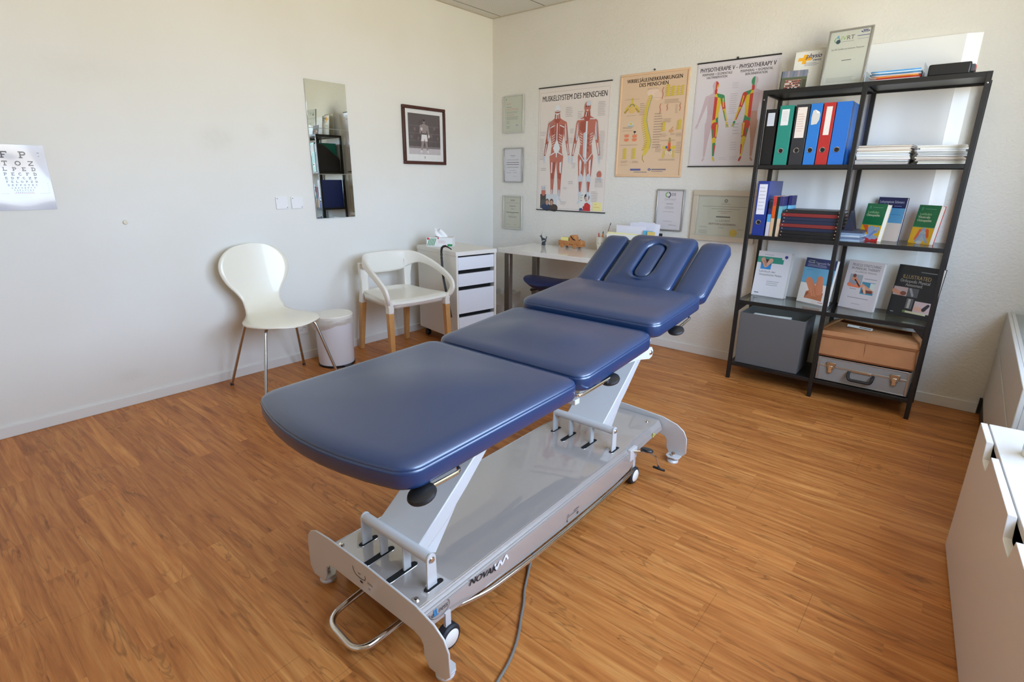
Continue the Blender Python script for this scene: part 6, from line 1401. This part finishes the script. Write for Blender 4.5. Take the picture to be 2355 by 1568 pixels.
# local frame: front face is local x = 0, cabinet runs along local -y, depth along +x
HT = .492; LN = 2.0; DP = .34
WL = mat('cabinet_white', (228, 224, 217), .3)
m = MB(); m.box((.022, -LN, HT - .022), (DP, 0, HT)); m.build('top', WL, t, bevel=.0015)
m = MB(); m.box((.024, -.016, .012), (DP, 0, HT - .022)); m.box((.024, -LN, .012), (DP, -LN + .016, HT - .022)); m.box((.024, -LN, .012), (DP, 0, .028)); m.box((DP - .01, -LN, .028), (DP, 0, HT - .022)); m.build('carcass', WL, t)
MB().box((.060, -LN + .02, .03), (DP - .02, -.02, HT - .03)).build('dark_interior', MATS['dark_cavity'], t, smooth=False)
def front(y1, y0, notches):
    pts = [(y1, .006), (y1, HT)]
    for a, b in notches: pts += [(a, HT), (a - .018, HT - .052), (a - .024, HT - .056), (b + .024, HT - .056), (b + .018, HT - .052), (b, HT)]
    pts += [(y0, HT), (y0, .006)]
    m = MB(); m.prism(pts, 0, .018, 'x'); return m.build('drawer_front', WL, t, bevel=.0015)
front(-.001, -1.196, [(-.172, -.292), (-.636, -.762)])
front(-1.204, -1.999, [(-1.38, -1.50), (-1.72, -1.84)])
# bottle on the cabinet
t = thing('pump_bottle', 'white bottle with printed label on the low cabinet, cut by the picture edge', 'bottle', (3.752, -1.80, HT + .0003))
m = MB(); m.lathe([(.001, 0), (.034, 0), (.036, .004), (.036, .115), (.030, .132), (.012, .140), (.012, .155), (.001, .155)], n=32); m.build('bottle_body', MATS['white_plastic'], t)
m = MB(); m.lathe([(.0363, .02), (.0363, .10)], n=32); m.v = m.v; m.build('bottle_label', mat('label_pale', (206, 222, 214), .4), t)
m = MB(); m.lathe([(.014, .150), (.014, .168), (.006, .172), (.005, .19), (.001, .19)], n=20); m.tube([(0, 0, .186), (-.03, 0, .188), (-.036, 0, .182)], .005, n=8); m.build('pump', MATS['white_plastic'], t)

# ================================================================ LIGHT: daylight through the windows
wd = bpy.data.worlds.new('sky'); bpy.context.scene.world = wd; wd.use_nodes = True; nt = wd.node_tree
bg = nt.nodes['Background']; tcn = nt.nodes.new('ShaderNodeTexCoord'); sp_ = nt.nodes.new('ShaderNodeSeparateXYZ'); nt.links.new(tcn.outputs['Generated'], sp_.inputs[0])
cr = nt.nodes.new('ShaderNodeValToRGB'); e = cr.color_ramp.elements
mr = nt.nodes.new('ShaderNodeMapRange'); mr.inputs['From Min'].default_value = -1; mr.inputs['From Max'].default_value = 1; nt.links.new(sp_.outputs['Z'], mr.inputs['Value']); nt.links.new(mr.outputs[0], cr.inputs[0])
e[0].position = 0; e[0].color = (.72, .62, .45, 1); e[1].position = 1; e[1].color = (.34, .48, .80, 1)
q = e.new(.485); q.color = (.76, .70, .58, 1); q = e.new(.515); q.color = (.72, .88, 1.12, 1); q = e.new(.70); q.color = (.56, .72, 1.02, 1)
nt.links.new(cr.outputs[0], bg.inputs['Color']); bg.inputs['Strength'].default_value = 9.0
for i, (a, b) in enumerate(WY):
    L = bpy.data.lights.new('window_portal', 'AREA'); L.shape = 'RECTANGLE'; L.size = b - a; L.size_y = WZ1 - WZ0; L.cycles.is_portal = True
    o = bpy.data.objects.new('window_portal', L); COL.objects.link(o); o.location = (XR + .18, (a + b) / 2, (WZ0 + WZ1) / 2); o.rotation_euler = (0, math.radians(90), 0)
    o.rotation_euler = Euler((PI/2, 0, PI/2)); L.size = b - a; L.size_y = WZ1 - WZ0

# ================================================================ CAMERA
cd = bpy.data.cameras.new('camera'); cam = bpy.data.objects.new('camera', cd); COL.objects.link(cam)
f_px, yaw, pit, rol = 1232.809, 2.2665399, 0.2958505, 0.0094456
F_ = Vector((math.cos(yaw)*math.cos(pit), math.sin(yaw)*math.cos(pit), -math.sin(pit)))
Rt = F_.cross(Vector((0, 0, 1))).normalized(); Up = Rt.cross(F_)
R2 = Rt * math.cos(rol) + Up * math.sin(rol); U2 = -Rt * math.sin(rol) + Up * math.cos(rol)
M_ = Matrix((R2, U2, -F_)).transposed().to_4x4(); M_.translation = Vector((3.471079, -3.857842, 1.261213)); cam.matrix_world = M_
cd.sensor_fit = 'HORIZONTAL'; cd.sensor_width = 36; cd.lens = f_px / 2355 * 36; cd.clip_start = .05
sc = bpy.context.scene; sc.camera = cam
sc.view_settings.view_transform = 'Standard'; sc.view_settings.look = 'None'; sc.view_settings.gamma = 1; sc.view_settings.use_curve_mapping = False
sc.view_settings.exposure = 1.02
try:
    sc.cycles.max_bounces = 10; sc.cycles.diffuse_bounces = 6; sc.cycles.glossy_bounces = 4; sc.cycles.transparent_max_bounces = 12; sc.cycles.caustics_reflective = False; sc.cycles.caustics_refractive = False
except Exception: pass
